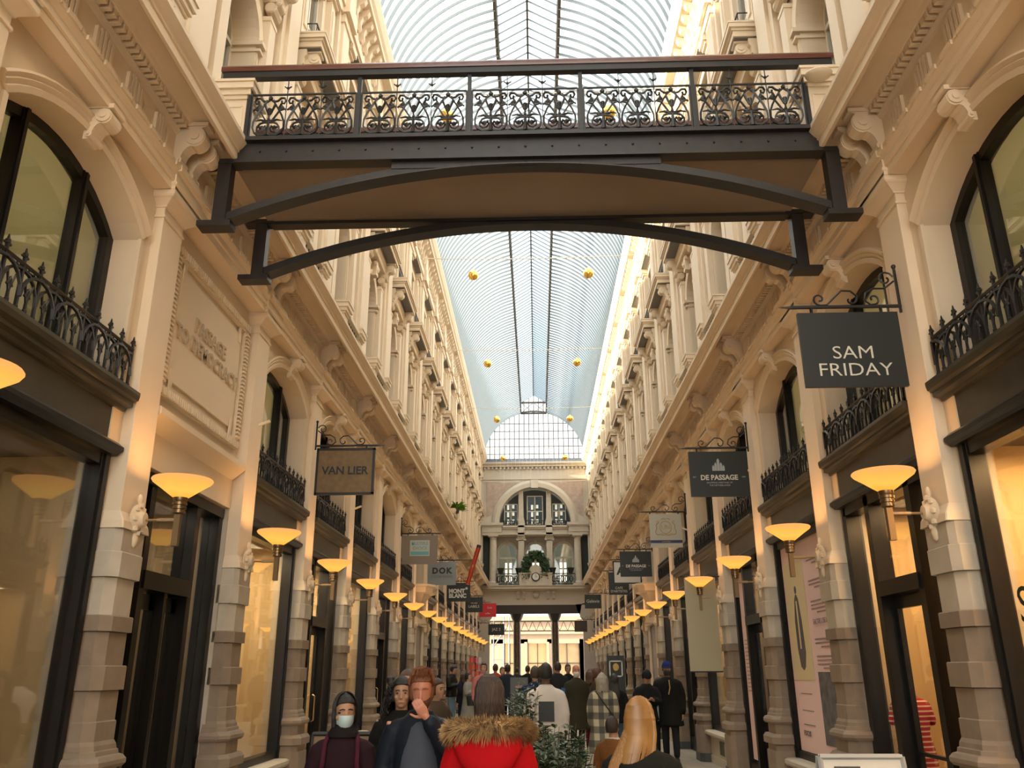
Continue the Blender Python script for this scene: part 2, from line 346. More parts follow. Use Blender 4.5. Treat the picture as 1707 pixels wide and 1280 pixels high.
    for k in range(K0, K1 + 1):                                          # piers between the upper bays
        w.T = sideT(s, py(k)); w.mi = 0
        w.box(-0.25, -0.10, -0.36, 0.36, 6.6, 13.1)
        w.box(-0.25, -0.05, -0.22, 0.22, 6.6, 12.9)
        w.box(-0.25, -0.03, -0.26, 0.26, 6.72, 6.95); w.box(-0.12, -0.02, -0.25, 0.25, 12.9, 13.08)
        w.box(-0.5, -0.16, -0.16, 0.16, 3.5, 6.0)
        w.mi = 1; w.box(-2.2, -0.3, -0.09, 0.09, 0, 3.5)
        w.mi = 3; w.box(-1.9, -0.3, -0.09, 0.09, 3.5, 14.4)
    w.T = None; w.mi = 3
    x0, x1 = sorted((s * (W + 0.3), s * (W + 2.6)))
    w.box(x0 if s < 0 else x0, x1, py(K0) - 3, YE + .2, 14.32, 14.42)
    xa, xb = sorted((s * (W + 2.5), s * (W + 2.6)))
    w.box(xa, xb, py(K0) - 3, YE + .2, 0, 14.4)
    w.mi = 0
    xa, xb = sorted((s * (W + 0.1), s * (W + 0.2)))
    w.box(xa, xb, -10, py(K0), 0, 14.5)
    struct(w.obj('wall_' + side, ['cream2', 'interior', 'interior_dark', 'darkroom']))
for s, side in SIDES: build_wall(s, side)

# entablatures running along the walls
def prof_trim(mb, prof, y0, y1): mb.prism(prof, 'y', y0, y1)
YA = py(K0) - .3
for n_, (s, side) in enumerate(SIDES):
    T = Matrix.Translation((s * W, 0, 0)) @ (Matrix.Identity(4) if s < 0 else Matrix.Scale(-1, 4, (1, 0, 0)))
    e = MB(); e.T = T
    prof_trim(e, [(-.2, 5.90), (.04, 5.90), (.04, 5.98), (.06, 5.985), (.06, 6.05), (.10, 6.08), (.10, 6.13), (.0, 6.15), (0, 6.49), (.02, 6.50), (.04, 6.53), (.04, 6.62), (-.2, 6.62)], YA, YE)
    prof_trim(e, [(-.2, 6.60), (.13, 6.60), (.16, 6.63), (.33, 6.63), (.38, 6.60), (.395, 6.48), (.41, 6.465), (.44, 6.465), (.44, 6.555), (.455, 6.56), (.455, 6.58), (.48, 6.60), (.52, 6.655), (.52, 6.70), (-.3, 6.71)], YA, YE)
    for k in range(K0, K1 + 1):
        y = py(k)
        e.box(-.1, .075, y - .30, y + .30, 5.90, 6.06); e.box(-.1, .125, y - .32, y + .32, 6.07, 6.135)
    for k in range(K0, K1):
        yc = by(k)
        for i in range(28):                                              # dentils
            y = yc - 1.02 + 2.04 * i / 27
            e.box(.03, .12, y - .02, y + .02, 6.535, 6.605)
        for g in (-.78, -.26, .26, .78):                                # fluted frieze panels
            for j in range(5):
                y = yc + g + (j - 2) * .055
                e.box(-.01, .03, y - .016, y + .016, 6.15, 6.42 + .02 * (2 - abs(j - 2)))
            e.box(-.01, .045, yc + g - .14, yc + g + .14, 6.15, 6.175)
        for i in range(9):                                               # bead and bar course
            y = yc - 1.04 + 2.08 * i / 8
            e.box(.10, .118, y - .085, y + .085, 6.085, 6.125); e.box(.10, .112, y + .10, y + .14, 6.09, 6.12)
    struct(e.obj('trim_%d' % (n_ + 1), 'cream'))
    e = MB(); e.T = T
    prof_trim(e, [(-.3, 13.06), (-.06, 13.06), (-.06, 13.2), (-.02, 13.2), (-.02, 13.40), (-.08, 13.42), (-.08, 13.92), (.0, 13.95), (.05, 14.02), (.22, 14.05), (.22, 14.17), (.27, 14.22), (.33, 14.38), (.33, 14.45), (-.6, 14.46)], YA, YE)
    for k in range(K0, K1 + 1):
        y = py(k); e.box(-.1, .06, y - .3, y + .3, 13.08, 13.42); e.box(-.1, .03, y - .24, y + .24, 13.42, 13.95)
    for k in range(K0, K1):
        yc = by(k)
        for i in range(7):                                               # scrolled modillions
            y = yc - .96 + 1.92 * i / 6
            e.prism([(-.08, 13.98), (.17, 14.05), (.19, 13.98), (.15, 13.90), (.06, 13.86), (.02, 13.74), (.03, 13.62), (-.02, 13.56), (-.08, 13.58)], 'y', y - .055, y + .055)
    struct(e.obj('trim_%d' % (n_ + 3), 'cream2'))
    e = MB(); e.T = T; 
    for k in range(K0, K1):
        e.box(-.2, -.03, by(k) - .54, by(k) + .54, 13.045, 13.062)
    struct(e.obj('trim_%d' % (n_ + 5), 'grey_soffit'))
# base course behind the pilasters
for n_, (s, side) in enumerate(SIDES):
    e = MB()
    for k in range(K0, K1 + 1):
        e.T = sideT(s, py(k)); e.box(-.42, -.17, -.24, .24, 0, 5.9)
    struct(e.obj('trim_%d' % (n_ + 7), 'stone'))

# ------------------------------------------------------------------ pilaster
def octo(hw, d, c, back=-.2): return [(back, -hw), (d - c, -hw), (d, -hw + c), (d, hw - c), (d - c, hw), (back, hw)]
def stack(mb, segs):
    # segs: (z, hw, d, c) levels; consecutive lofts
    rings = [[(p[0], p[1], z) for p in octo(hw, d, max(c, .002))] for z, hw, d, c in segs]
    mb.loft(rings)
def make_pilaster():
    r = empty('pilaster')
    b = MB(); stack(b, [(0, .30, .11, .08), (.24, .30, .11, .08)]); b.obj('plinth', 'granite', r)
    b = MB(); stack(b, [(.24, .285, .09, .08), (.72, .285, .09, .08), (.74, .27, .07, .07), (.80, .27, .07, .07), (.82, .31, .12, .09), (.90, .31, .12, .09), (.94, .285, .09, .08)]); b.obj('pedestal', 'brown_stone', r)
    b = MB(); stack(b, [(.94, .26, .05, .08), (1.06, .26, .05, .08), (1.065, .29, .08, .09), (1.09, .305, .10, .09), (1.12, .305, .10, .09), (1.15, .285, .08, .09), (1.16, .26, .05, .08), (1.19, .255, .045, .08), (1.195, .245, .03, .07), (1.23, .24, .025, .07), (1.26, .225, .01, .07)]); b.obj('base_moulding', 'brown_stone', r)
    b = MB()
    for z0, z1, h, d in ((1.26, 1.40, .225, .01), (1.40, 1.62, .215, 0), (1.62, 1.80, .24, .025), (1.80, 2.05, .215, 0), (2.05, 2.17, .24, .025)):
        stack(b, [(z0, h, d, .07), (z1 - .008, h, d, .07), (z1, h - .008, d - .008, .07)])
    b.obj('lower_shaft', 'brown_stone', r)
    b = MB()
    for z0, z1, h, d, c in ((2.17, 2.46, .215, 0, .07), (2.46, 2.66, .24, .025, .06), (2.66, 2.84, .228, .013, .045)):
        stack(b, [(z0, h, d, c), (z1 - .008, h, d, c), (z1, h - .006, d - .006, c)])
    b.obj('banded_blocks', 'stone', r); b = MB()
    stack(b, [(2.84, .235, .03, .01), (2.90, .23, .02, .01), (2.98, .21, -.025, .004), (5.66, .205, -.035, .004)])
    stack(b, [(5.66, .218, -.022, .004), (5.685, .218, -.022, .004)]); stack(b, [(5.685, .203, -.037, .004), (5.77, .203, -.037, .004)])
    b.obj('upper_shaft', 'cream', r)
    b = MB(); stack(b, [(5.765, .215, -.02, .004), (5.78, .22, -.015, .004), (5.80, .24, .01, .004), (5.83, .27, .045, .004), (5.84, .285, .065, .004), (5.855, .295, .075, .004), (5.93, .295, .075, .004), (5.945, .31, .09, .004), (5.97, .31, .09, .004)]); b.obj('capital', 'cream', r)
    return freeze(r)
PIL = make_pilaster()
cnt = {'left': 0, 'right': 0}
first = True
def inst(tmpl, s, y, label, cat, group=None, kind=None, used=set()):
    if tmpl.as_pointer() in used: o = copy_tree(tmpl)
    else: o = tmpl; used.add(tmpl.as_pointer())
    place(o, s, y)
    if kind: o['kind'] = kind
    if label: tag(o, label, cat, group)
    return o
def nth(i): return ORD[i] if i < len(ORD) else str(i)
for s, side in SIDES:
    for k in range(-2, K1):
        vis = k - (0 if s < 0 else 0)
        if k < 0: lab = 'cream and brown stone pilaster beside the nearest %s shop window, closest to the camera' % side if k == -1 else 'stone pilaster before the nearest shop window on the %s side' % side
        else: lab = 'cream over brown stone pilaster, %s along the %s side counted from the footbridge' % (nth(k), side)
        inst(PIL, s, py(k), lab, 'pilaster', 'stone pilasters along the %s side' % side)

# ------------------------------------------------------------------ scroll brackets
def scroll(mb, yc, wy, d0, ztop, w, h):
    # S shaped bracket: big volute at the top front, waist, small volute at the foot
    P = [(0, 0), (.96, 0), (.98, -.08)]
    for i in range(9):
        a = R(62 - 175 * i / 8); P.append((.70 + .30 * math.cos(a), -.31 + .235 * math.sin(a)))
    P += [(.46, -.56), (.36, -.66), (.31, -.76)]
    for i in range(6):
        a = R(60 - 160 * i / 5); P.append((.24 + .13 * math.cos(a), -.87 + .10 * math.sin(a)))
    P += [(.10, -1.0), (0, -1.0)]
    mb.prism([(d0 + x * w, ztop + z * h) for x, z in P], 'y', yc - wy / 2, yc + wy / 2)
    for sy in (-1, 1):
        e = yc + sy * wy / 2
        for (cx_, cz_, r_) in ((.68, -.31, .20), (.24, -.87, .09)):
            y0_ = e if sy > 0 else e - .016
            mb.lathe([(r_ * h, 0), (r_ * h, .016)], 14, c=(d0 + cx_ * w, y0_, ztop + cz_ * h), ax='y')
            y1_ = e + .016 if sy > 0 else e - .028
            mb.lathe([(r_ * h * .5, 0), (r_ * h * .5, .012)], 10, c=(d0 + cx_ * w, y1_, ztop + cz_ * h), ax='y')
    mb.box(d0 + w * .9, d0 + w * 1.02, yc - wy * .25, yc + wy * .25, ztop - .56 * h, ztop - .12 * h) if False else None
    mb.box(d0, d0 + w * 1.06, yc - wy * .6, yc + wy * .6, ztop - .03, ztop + .01)
def make_console():
    b = MB(); scroll(b, 0, .125, -.02, 6.61, .30, .46); return freeze(b.obj('console_bracket', 'cream'))
CON = make_console()
for s, side in SIDES:
    for k in range(-1, K1):
        for q, qn in ((-.22, 'nearer'), (.06, 'farther')):
            qq = q
            inst(CON, s, py(k) + qq, '%s scroll bracket of the %s pair under the %s main cornice' % (qn, ORD[k + 1], side), 'bracket', 'scroll brackets under the %s cornice' % side)
def make_key():
    b = MB(); scroll(b, 0, .15, -.13, 5.92, .20, .30); return freeze(b.obj('keystone_bracket', 'cream'))
KEY = make_key()
for s, side in SIDES:
    for k in range(-1, K1):
        if s < 0 and k == 0: continue
        inst(KEY, s, by(k), 'cream scroll keystone at the top of the %s shop arch on the %s side' % (ORD[k + 1], side), 'keystone', 'keystones over the %s arches' % side)

# ------------------------------------------------------------------ arched window above each shop
WN = [0]
def winname():
    WN[0] += 1; return 'window_%d' % WN[0]
def arch_poly(hw, spring, crown, z0, n=14):
    P = arc_pts(hw, spring, crown, n); return [(-hw, z0)] + P + [(hw, z0)]
def framed_arch(mb, hw, spring, crown, z0, t, d0, d1):
    Po = arch_poly(hw, spring, crown, z0); Pi = arch_poly(hw - t, spring - t * .2, crown - t, z0 + t)
    n = len(Po)
    for i in range(n):
        j = (i + 1) % n
        a, b, c, d = Po[i], Po[j], Pi[j], Pi[i]
        mb.add([(x, p[0], p[1]) for x in (d0, d1) for p in (a, b, c, d)], [(0, 1, 2, 3), (7, 6, 5, 4), (0, 4, 5, 1), (2, 6, 7, 3)])
def make_archwin():
    b = MB(); framed_arch(b, AH, ASP, ACR, 3.93, .085, -.44, -.36); 
    for y in (-.42, .42): b.box(-.44, -.35, y - .04, y + .04, 3.95, ASP + .36); b.box(-.36, -.335, y - .018, y + .018, 3.95, ASP + .34)
    fr = b.obj('window_frame', 'black')
    p = MB(); p.prism(arch_poly(AH - .02, ASP, ACR - .02, 3.95), 'x', -.405, -.40); p.obj('pane', 'upglass', fr)
    q = MB(); q.prism(arch_poly(AH - .01, ASP, ACR - .01, 4.0), 'x', -.52, -.51); q.obj('roller_blind', 'blind', fr)
    return freeze(fr)
AW = make_archwin()
def inst_struct(t, s, y, name=None):
    o = inst(t, s, y, None, None, kind='structure'); o.name = name or winname(); return o
for s, side in SIDES:
    for k in range(K0 + 1, K1):
        if s < 0 and k == 0: continue
        inst_struct(AW, s, by(k))

def make_uwin(hw, spring, crown, z0, dd):
    b = MB(); framed_arch(b, hw, spring, crown, z0, .06, dd - .05, dd + .01)
    b.box(dd - .05, dd + .01, -.03, .03, z0, crown - .02); b.box(dd - .05, dd + .015, -hw, hw, spring - .06, spring)
    b.box(dd - .05, dd, -hw, hw, (z0 + spring) / 2 - .02, (z0 + spring) / 2 + .02)
    fr = b.obj('window_frame', 'winframe')
    p = MB(); p.prism(arch_poly(hw - .02, spring, crown - .02, z0 + .01), 'x', dd - .03, dd - .025); p.obj('pane', 'upglass', fr)
    return freeze(fr)
U1 = make_uwin(.52, 9.45, 9.96, 6.7, -.56); U2 = make_uwin(.44, 12.72, 12.80, 10.9, -.33)
for s, side in SIDES:
    for k in range(-1, K1):
        inst_struct(U1, s, by(k)); inst_struct(U2, s, by(k))

# ------------------------------------------------------------------ hoods and balconettes of the upper windows
def make_hood():
    r = empty('window_hood')
    b = MB()
    b.prism([(-.24, 10.30), (-.05, 10.30), (-.05, 10.42), (-.02, 10.46), (-.02, 10.56), (-.24, 10.56)], 'y', -.86, .86)
    b.obj('frieze', 'cream2', r)
    b = MB(); H = .88
    prof = [(-.24, 10.56), (.20, 10.56), (.20, 10.66), (.23, 10.68), (.27, 10.76), (.27, 10.80), (-.24, 10.86)]
    # returned ends: loft outline boxes
    for z0, z1, d, h in ((10.585, 10.68, .20, H), (10.68, 10.72, .225, H + .02), (10.72, 10.79, .26, H + .05), (10.79, 10.82, .27, H + .06)):
        b.box(-.24, d, -h, h, z0, z1)
    b.loft([[(-.24, -H, 10.82), (.25, -H, 10.82), (.25, H, 10.82), (-.24, H, 10.82)], [(-.24, -H, 10.88), (.0, -H, 10.84), (.0, H, 10.84), (-.24, H, 10.88)]])
    b.obj('cornice', 'cream2', r)
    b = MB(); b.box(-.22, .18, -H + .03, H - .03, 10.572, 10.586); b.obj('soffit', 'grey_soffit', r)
    for y in (-.70, .70):
        b = MB(); scroll(b, y, .15, -.08, 10.57, .24, .42); b.obj('scroll', 'cream2', r)
    b = MB(); b.box(-.24, -.10, -.09, .09, 9.94, 10.3); b.sphere((-.12, 0, 10.10), .085, 10, (.8, 1, 1.2)); b.sphere((-.13, -.17, 10.18), .05, 8); b.sphere((-.13, .17, 10.18), .05, 8)
    b.obj('keystone_ornament', 'cream2', r)
    return freeze(r)
HOOD = make_hood()
def make_balc():
    r = empty('balconette')
    for sy in (-1, 1):
        b = MB(); y = sy * .60
        b.box(-.2, .13, y - .155, y + .155, 6.68, 6.84); b.box(-.2, .10, y - .13, y + .13, 6.84, 7.52)
        b.box(.10, .11, y - .10, y + .10, 6.92, 6.94); b.box(.10, .11, y - .10, y + .10, 7.42, 7.44); b.box(.10, .11, y - .10, y - .08, 6.92, 7.44); b.box(.10, .11, y + .08, y + .10, 6.92, 7.44)
        for z0, z1, e in ((7.52, 7.56, .02), (7.56, 7.62, .045), (7.62, 7.70, .07), (7.70, 7.73, .085)): b.box(-.2, .10 + e, y - .13 - e, y + .13 + e, z0, z1)
        b.obj('pedestal', 'cream2', r)
    b = MB(); b.box(-.02, .12, -.47, .47, 7.58, 7.66); b.obj('coping', 'cream2', r); b = MB(); b.box(-.01, .10, -.47, .47, 6.68, 6.80); b.obj('kerb', 'cream2', r)
    b = MB()
    for i in range(7):
        y = -.42 + .14 * i; b.tube([(.05, y, 6.8), (.05, y, 7.58)], .009, 4)
    for i in range(6):
        y = -.35 + .14 * i
        for z in (6.98, 7.19, 7.40): b.tube([(.05, y + .06 * math.cos(a * PI / 4), z + .08 * math.sin(a * PI / 4)) for a in range(8)], .012, 4, closed=True)
    b.obj('iron_panel', 'iron', r)
    return freeze(r)
BALC = make_balc()
for s, side in SIDES:
    for k in range(-1, K1):
        inst(HOOD, s, by(k), 'cream window hood on scrolls with grey underside, %s along the %s upper wall' % (ORD[k + 1], side), 'window hood', 'window hoods of the %s wall' % side)
        inst(BALC, s, by(k), 'small balcony with cream pedestals and iron panel, %s along the %s wall' % (ORD[k + 1], side), 'balcony', 'small balconies of the %s wall' % side)
# tiny second floor balconies
def make_sb():
    b = MB()
    for i in range(9):
        y = -.48 + .12 * i; b.tube([(-.02, y, 10.88), (-.02, y, 11.34)], .009, 4)
    for z in (10.9, 11.36): b.tube([(-.2, -.5, z), (-.02, -.5, z), (-.02, .5, z), (-.2, .5, z)], .014, 4)
    for i in range(8):
        y = -.42 + .12 * i; b.tube([(-.02, y + .045 * math.cos(a * PI / 4), 11.15 + .09 * math.sin(a * PI / 4)) for a in range(8)], .009, 4, closed=True)
    return freeze(b.obj('window_guard', 'iron'))
SB = make_sb()
for s, side in SIDES:
    for k in range(-1, K1):
        inst(SB, s, by(k), 'small black iron window guard above a hood, %s along the %s top floor' % (ORD[k + 1], side), 'window guard', 'iron guards of the %s top floor' % side)
# ------------------------------------------------------------------ shopfronts
def fascia_parts(r, hy=1.135):
    b = MB(); b.box(-.30, -.13, -hy, hy, 3.50, 3.84)
    b.obj('fascia', 'darkfascia', r)
    b = MB(); b.prism([(-.3, 3.80), (-.10, 3.80), (-.09, 3.83), (-.04, 3.84), (-.04, 3.88), (-.0, 3.89), (.01, 3.93), (.01, 3.96), (-.3, 3.98)], 'y', -hy, hy)
    b.obj('cornice', 'darkfascia', r)
    b = MB(); b.prism([(-.3, 3.42), (-.11, 3.42), (-.09, 3.44), (-.06, 3.46), (-.06, 3.49), (-.11, 3.53), (-.3, 3.53)], 'y', -hy, hy)
    b.obj('lower_moulding', 'black', r)
def make_shop(sill=.66, name='shopfront'):
    r = empty(name); fascia_parts(r)
    b = MB()
    for y in (-1.07, 1.07): b.box(-.30, -.16, y - .065, y + .065, sill, 3.45); b.box(-.17, -.145, y - .03, y + .03, sill, 3.42)
    b.box(-.30, -.17, -1.07, 1.07, sill, sill + .09); b.box(-.30, -.17, -1.07, 1.07, 3.33, 3.43)
    b.obj('frame', 'black', r)
    b = MB(); b.box(-.235, -.225, -1.01, 1.01, sill + .08, 3.34); b.obj('glass_pane', 'shopglass', r)
    b = MB(); b.box(-.32, -.10, -1.13, 1.13, 0, sill - .08); b.box(-.32, -.08, -1.13, 1.13, 0, .22)
    for y in (-.2, .2): b.box(-.1, -.088, y - .01, y + .01, .3, .5)
    b.obj('stall_riser', 'stone', r)
    b = MB(); b.prism([(-.3, sill - .09), (-.02, sill - .09), (.0, sill - .06), (.0, sill - .02), (-.04, sill), (-.3, sill + .01)], 'y', -1.12, 1.12); b.obj('sill', 'stone', r)
    b = MB(); b.box(-.1, -.085, -.19, .19, .29, .52); b.obj('vent', 'granite', r)
    return freeze(r)
def make_doorfront():
    r = empty('shop_entrance'); fascia_parts(r)
    b = MB()
    for y in (-1.07, 1.07, -.42, .55): b.box(-.34, -.17, y - .055, y + .055, 0, 3.45)
    b.box(-.34, -.17, -1.07, 1.07, 3.33, 3.43); b.box(-.34, -.15, -.42, .55, 2.42, 2.56)
    for a, c in ((-1.07, -.42), (.55, 1.07)): b.box(-.32, -.18, a, c, 0, .35)
    b.obj('frame', 'black', r)
    b = MB()
    for a, c, z in ((-1.02, -.47, .34), (.60, 1.02, .34), (-.37, .50, 2.55)): b.box(-.255, -.245, a, c, z, 3.34)
    b.obj('glass_pane', 'shopglass', r)
    d = MB(); 
    for a, c in ((-.37, -.29), (.42, .50)): d.box(-.33, -.28, a, c, .02, 2.42)
    d.box(-.33, -.28, -.37, .5, .02, .24); d.box(-.33, -.28, -.37, .5, 2.30, 2.42); d.box(-.33, -.28, -.29, .42, 1.0, 1.03)
    dd = d.obj('door', 'black', r)
    g = MB(); g.box(-.31, -.305, -.29, .42, .24, 2.3); g.obj('door_pane', 'shopglass', dd)
    h = MB(); h.tube([(-.28, .40, 1.0), (-.24, .38, 1.02), (-.24, .38, 1.38), (-.28, .40, 1.4)], .012, 6); h.obj('handle', 'bronze_l', dd)
    return freeze(r)
SH = make_shop(); DR = make_doorfront()
for s, side in SIDES:
    n1 = n2 = 0
    T_ = LT if s < 0 else RT
    for k in range(-2, K1):
        if T_[k] == 'W':
            extra = {(-1, -1): 'large black framed shop window reflecting the arcade, nearest on the left', (1, -1): 'large black framed shop window with an amber lit interior, nearest on the right'}.get((s, k))
            inst(SH, s, by(k), extra or 'black framed shop window under a bronze fascia, %s bay of the %s side' % (ORD[k + 2], side), 'shopfront', 'shop windows of the %s side' % side)
        elif T_[k] == 'D':
            inst(DR, s, by(k), 'black framed glazed shop entrance with a transom, %s bay of the %s side' % (ORD[k + 2], side), 'shop entrance', 'shop entrances of the %s side' % side)
# entrance under the inscription panel
def make_pdoor():
    r = empty('glazed_entrance')
    b = MB()
    for y in (-1.08, 1.08): b.box(-.40, -.22, y - .05, y + .05, 0, 3.45)
    for y in (-.62, .45): b.box(-.42, -.22, y - .05, y + .05, 0, 3.40)
    b.box(-.42, -.20, -1.1, 1.1, 3.38, 3.48); b.box(-.42, -.20, -.62, .45, 2.46, 2.62); b.box(-.42, -.24, -.08, -.02, .0, 2.46)
    b.obj('frame', 'black', r)
    b = MB()
    for a, c, z in ((-1.03, -.67, .1), (.5, 1.03, .1), (-.57, .40, 2.62)): b.box(-.325, -.315, a, c, z, 3.38)
    b.obj('glass_pane', 'shopglass', r)
    for a, c in ((-.57, -.09), (-.01, .40)):
        d = MB(); d.box(-.38, -.33, a, a + .09, .02, 2.44); d.box(-.38, -.33, c - .09, c, .02, 2.44); d.box(-.38, -.33, a, c, .02, .3); d.box(-.38, -.33, a, c, 2.3, 2.44)
        dd = d.obj('door', 'black', r); g = MB(); g.box(-.36, -.355, a + .08, c - .08, .3, 2.3); g.obj('door_pane', 'shopglass', dd)
    return r
pd = make_pdoor(); place(pd, -1, by(0)); tag(pd, 'tall black double door with glazed transom below the inscription panel', 'entrance')
t_ = text('PASSAGE\nTO DEMOCRACY', .215, mat('inscription_letters', (0.46, 0.36, 0.24), .6), None, (-W - .13, by(0), 4.98), (PI / 2, 0, PI / 2), 'inscription', ext=.012, bold=.003)
tag(t_, 'two lines of raised cream letters on the framed panel left of the footbridge', 'inscription')
# niche with an oriel balcony, both sides
def make_oriel():
    r = empty('oriel_balcony')
    def ring(hw, d, z): return [(-.2, -hw, z), (d * .55, -hw, z), (d, -hw * .5, z), (d, hw * .5, z), (d * .55, hw, z), (-.2, hw, z)]
    b = MB(); b.loft([ring(.30, .0, 3.50), ring(.42, .10, 3.66), ring(.55, .22, 3.82), ring(.70, .34, 3.85), ring(.72, .36, 3.98), ring(.77, .41, 4.02), ring(.77, .41, 4.07)]); b.obj('corbel', 'cream', r)
    b = MB(); b.box(-.30, -.12, -1.13, 1.13, 0, 3.55); b.box(-.30, -.05, -.95, -.6, 0, 3.45); b.box(-.30, -.05, .6, .95, 0, 3.45); b.box(-.3, .02, -1.0, 1.0, 2.95, 3.15); b.box(-.3, -.02, -1.0, 1.0, 3.42, 3.56)
    b.obj('stone_surround', 'cream', r)
    b = MB(); b.box(-.2, -.08, -.55, .55, 0, 2.9); b.obj('door', 'black', r)
    return freeze(r)
OR = make_oriel()
for s, side in SIDES: inst(OR, s, by(6), 'stone corbelled balcony over a dark doorway on the %s side' % side, 'oriel balcony', 'stone oriels')

# iron railing in front of each arched window
def make_rail():
    b = MB(); d = -.09; hw = 1.08; n = 11; st = 2 * hw / n
    for z, r_ in ((3.99, .012), (4.335, .018), (4.30, .011)): b.tube([(-.2, -hw, z), (d, -hw, z), (d, hw, z), (-.2, hw, z)], r_, 4)
    for i in range(n + 1):
        y = -hw + st * i
        b.tube([(d, y, 3.96), (d, y, 4.38)], .014, 4); b.sphere((d, y, 4.40), .022, 6); b.tube([(d, y - .035, 4.385), (d, y + .035, 4.385)], .010, 4); b.tube([(d, y, 4.40), (d, y, 4.45)], .014, 4, r2=.004)
        b.sphere((d, y, 4.02), .022, 6, (1, 1, .7))
    for i in range(-1, n):
        y0 = -hw + st * i; y1 = y0 + 2 * st; yc = (y0 + y1) / 2
        pts = []
        for j in range(9):
            a = PI * j / 8; y = yc - st * math.cos(a); z = 4.10 + .20 * math.sin(a); pts.append((d + .012 * (i % 2), max(-hw, min(hw, y)), z))
        b.tube(pts, .014, 4)
        if i >= 0:
            y = y0 + st / 2
            b.tube([(d, y, 3.96), (d, y, 4.17)], .015, 4, r2=.008); b.tube([(d, y - .03, 4.13), (d, y, 4.19), (d, y + .03, 4.13)], .010, 4); b.tube([(d, y - .045, 4.23), (d, y, 4.08), (d, y + .045, 4.23)], .009, 4); b.sphere((d, y, 4.03), .02, 6)
            for q in (-.25, .25): b.tube([(d, y + st * q + .022 * math.cos(a * PI / 3), 4.317 + .018 * math.sin(a * PI / 3) - .0) for a in range(6)], .007, 4, closed=True)
    return freeze(b.obj('iron_railing', 'iron'))
RL = make_rail()
for s, side in SIDES:
    for k in range(-1, K1):
        if s < 0 and k == 0 or k == 6: continue
        inst(RL, s, by(k), 'black iron railing of interlaced arches before the %s arched window of the %s side' % (ORD[k + 1], side), 'railing', 'iron window railings of the %s side' % side)

# ------------------------------------------------------------------ wall lamps
def make_lamp():
    r = empty('wall_lamp')
    b = MB(); b.lathe([(.01, 0), (.10, .0), (.11, .015), (.085, .035), (.06, .05), (.05, .085), (.02, .09), (.001, .09)], 14, c=(.0, 0, 2.94), ax='x')
    for i in range(8):
        a = i * PI / 4; b.sphere((.035, .075 * math.cos(a), 2.94 + .10 * math.sin(a)), .026, 6)
    b.sphere((.02, 0, 2.80), .045, 8, (.6, .8, 1.4)); b.sphere((.02, 0, 3.08), .035, 8, (.6, .8, 1.3))
    b.v = [(x * 1.05, y * 1.0, 2.94 + (z - 2.94) * 1.15) for x, y, z in b.v]; b.obj('rosette', 'cream', r, smooth=True)
    b = MB(); b.tube([(.06, 0, 2.935), (.36, 0, 2.935)], .010, 8); b.tube([(.19, 0, 2.935), (.37, 0, 2.935)], .017, 8); b.obj('arm', 'bronze_l', r, smooth=True)
    b = MB(); b.box(.335, .385, -.022, .022, 2.72, 3.0); b.obj('stem', 'bronze', r)
    b = MB(); b.lathe([(.03, 2.98), (.052, 2.99), (.052, 3.01), (.045, 3.012), (.045, 3.02), (.055, 3.024), (.055, 3.044), (.047, 3.046), (.047, 3.054), (.058, 3.058), (.058, 3.078), (.05, 3.08), (.06, 3.10), (.06, 3.12)], 16, c=(.36, 0, 0)); b.obj('socket', 'bronze', r, smooth=True)
    b = MB(); b.lathe([(.055, 0), (.09, .025), (.17, .085), (.235, .130), (.248, .150), (.240, .162), (.20, .163), (.195, .160), (.19, .15), (.001, .15)], 28); b.obj('bowl', 'bowl', r, smooth=True, loc=(.36, 0, 3.115))
    b = MB(); b.lathe([(.185, .0), (.001, .002)], 20); b.obj('diffuser', mat('lit_bowl_inside', (1, .6, .3), emit=(1.0, .50, .17), estr=9), r, loc=(.36, 0, 3.270))
    return freeze(r)
LM = make_lamp()
for s, side in SIDES:
    for k in range(-1, K1):
        inst(LM, s, py(k), 'lit amber bowl lamp on a brass arm, %s of the row on the %s pilasters' % (nth(k + 1), side), 'wall lamp', 'amber bowl lamps of the %s side' % side)

# ------------------------------------------------------------------ projecting signs
SG = {}
def spiral(c, r0_, r1, a0, a1, n=12):
    return [(c[0] + (r0_ + (r1 - r0_) * i / n) * math.cos(a0 + (a1 - a0) * i / n), 0, c[1] + (r0_ + (r1 - r0_) * i / n) * math.sin(a0 + (a1 - a0) * i / n)) for i in range(n + 1)]
def make_bracket(r, z=4.93):
    b = MB(); b.tube([(.0, 0, z), (.95, 0, z)], .016, 6); b.tube([(.95, 0, z), (1.06, 0, z)], .014, 6, r2=.002)
    b.tube([(.01, 0, z - .06), (.01, 0, z + .36)], .014, 6); b.sphere((.01, 0, z + .38), .022, 8)
    b.tube(spiral((.10, z + .26), .075, .018, PI * .9, PI * .9 - PI * 2.2), .009, 5)
    b.tube([(.10 - .07, 0, z + .24), (.12, 0, z + .17), (.22, 0, z + .17), (.29, 0, z + .13), (.31, 0, z + .06), (.26, 0, z + .015)] + spiral((.23, z + .07), .055, .015, -PI * .4, -PI * 2.2), .009, 5)
    b.tube(spiral((.43, z + .068), .015, .055, PI * 2.1, PI * .95 - .0)[::1] + [(.37, 0, z + .10), (.42, 0, z + .15), (.50, 0, z + .155), (.57, 0, z + .09), (.64, 0, z + .02)] + spiral((.70, z + .075), .06, .015, -PI * .55, PI * 1.6), .009, 5)
    for x in (.18, .78): b.tube([(x, 0, z), (x, 0, z - .07)], .014, 5)
    return b.obj('bracket', 'iron', r)
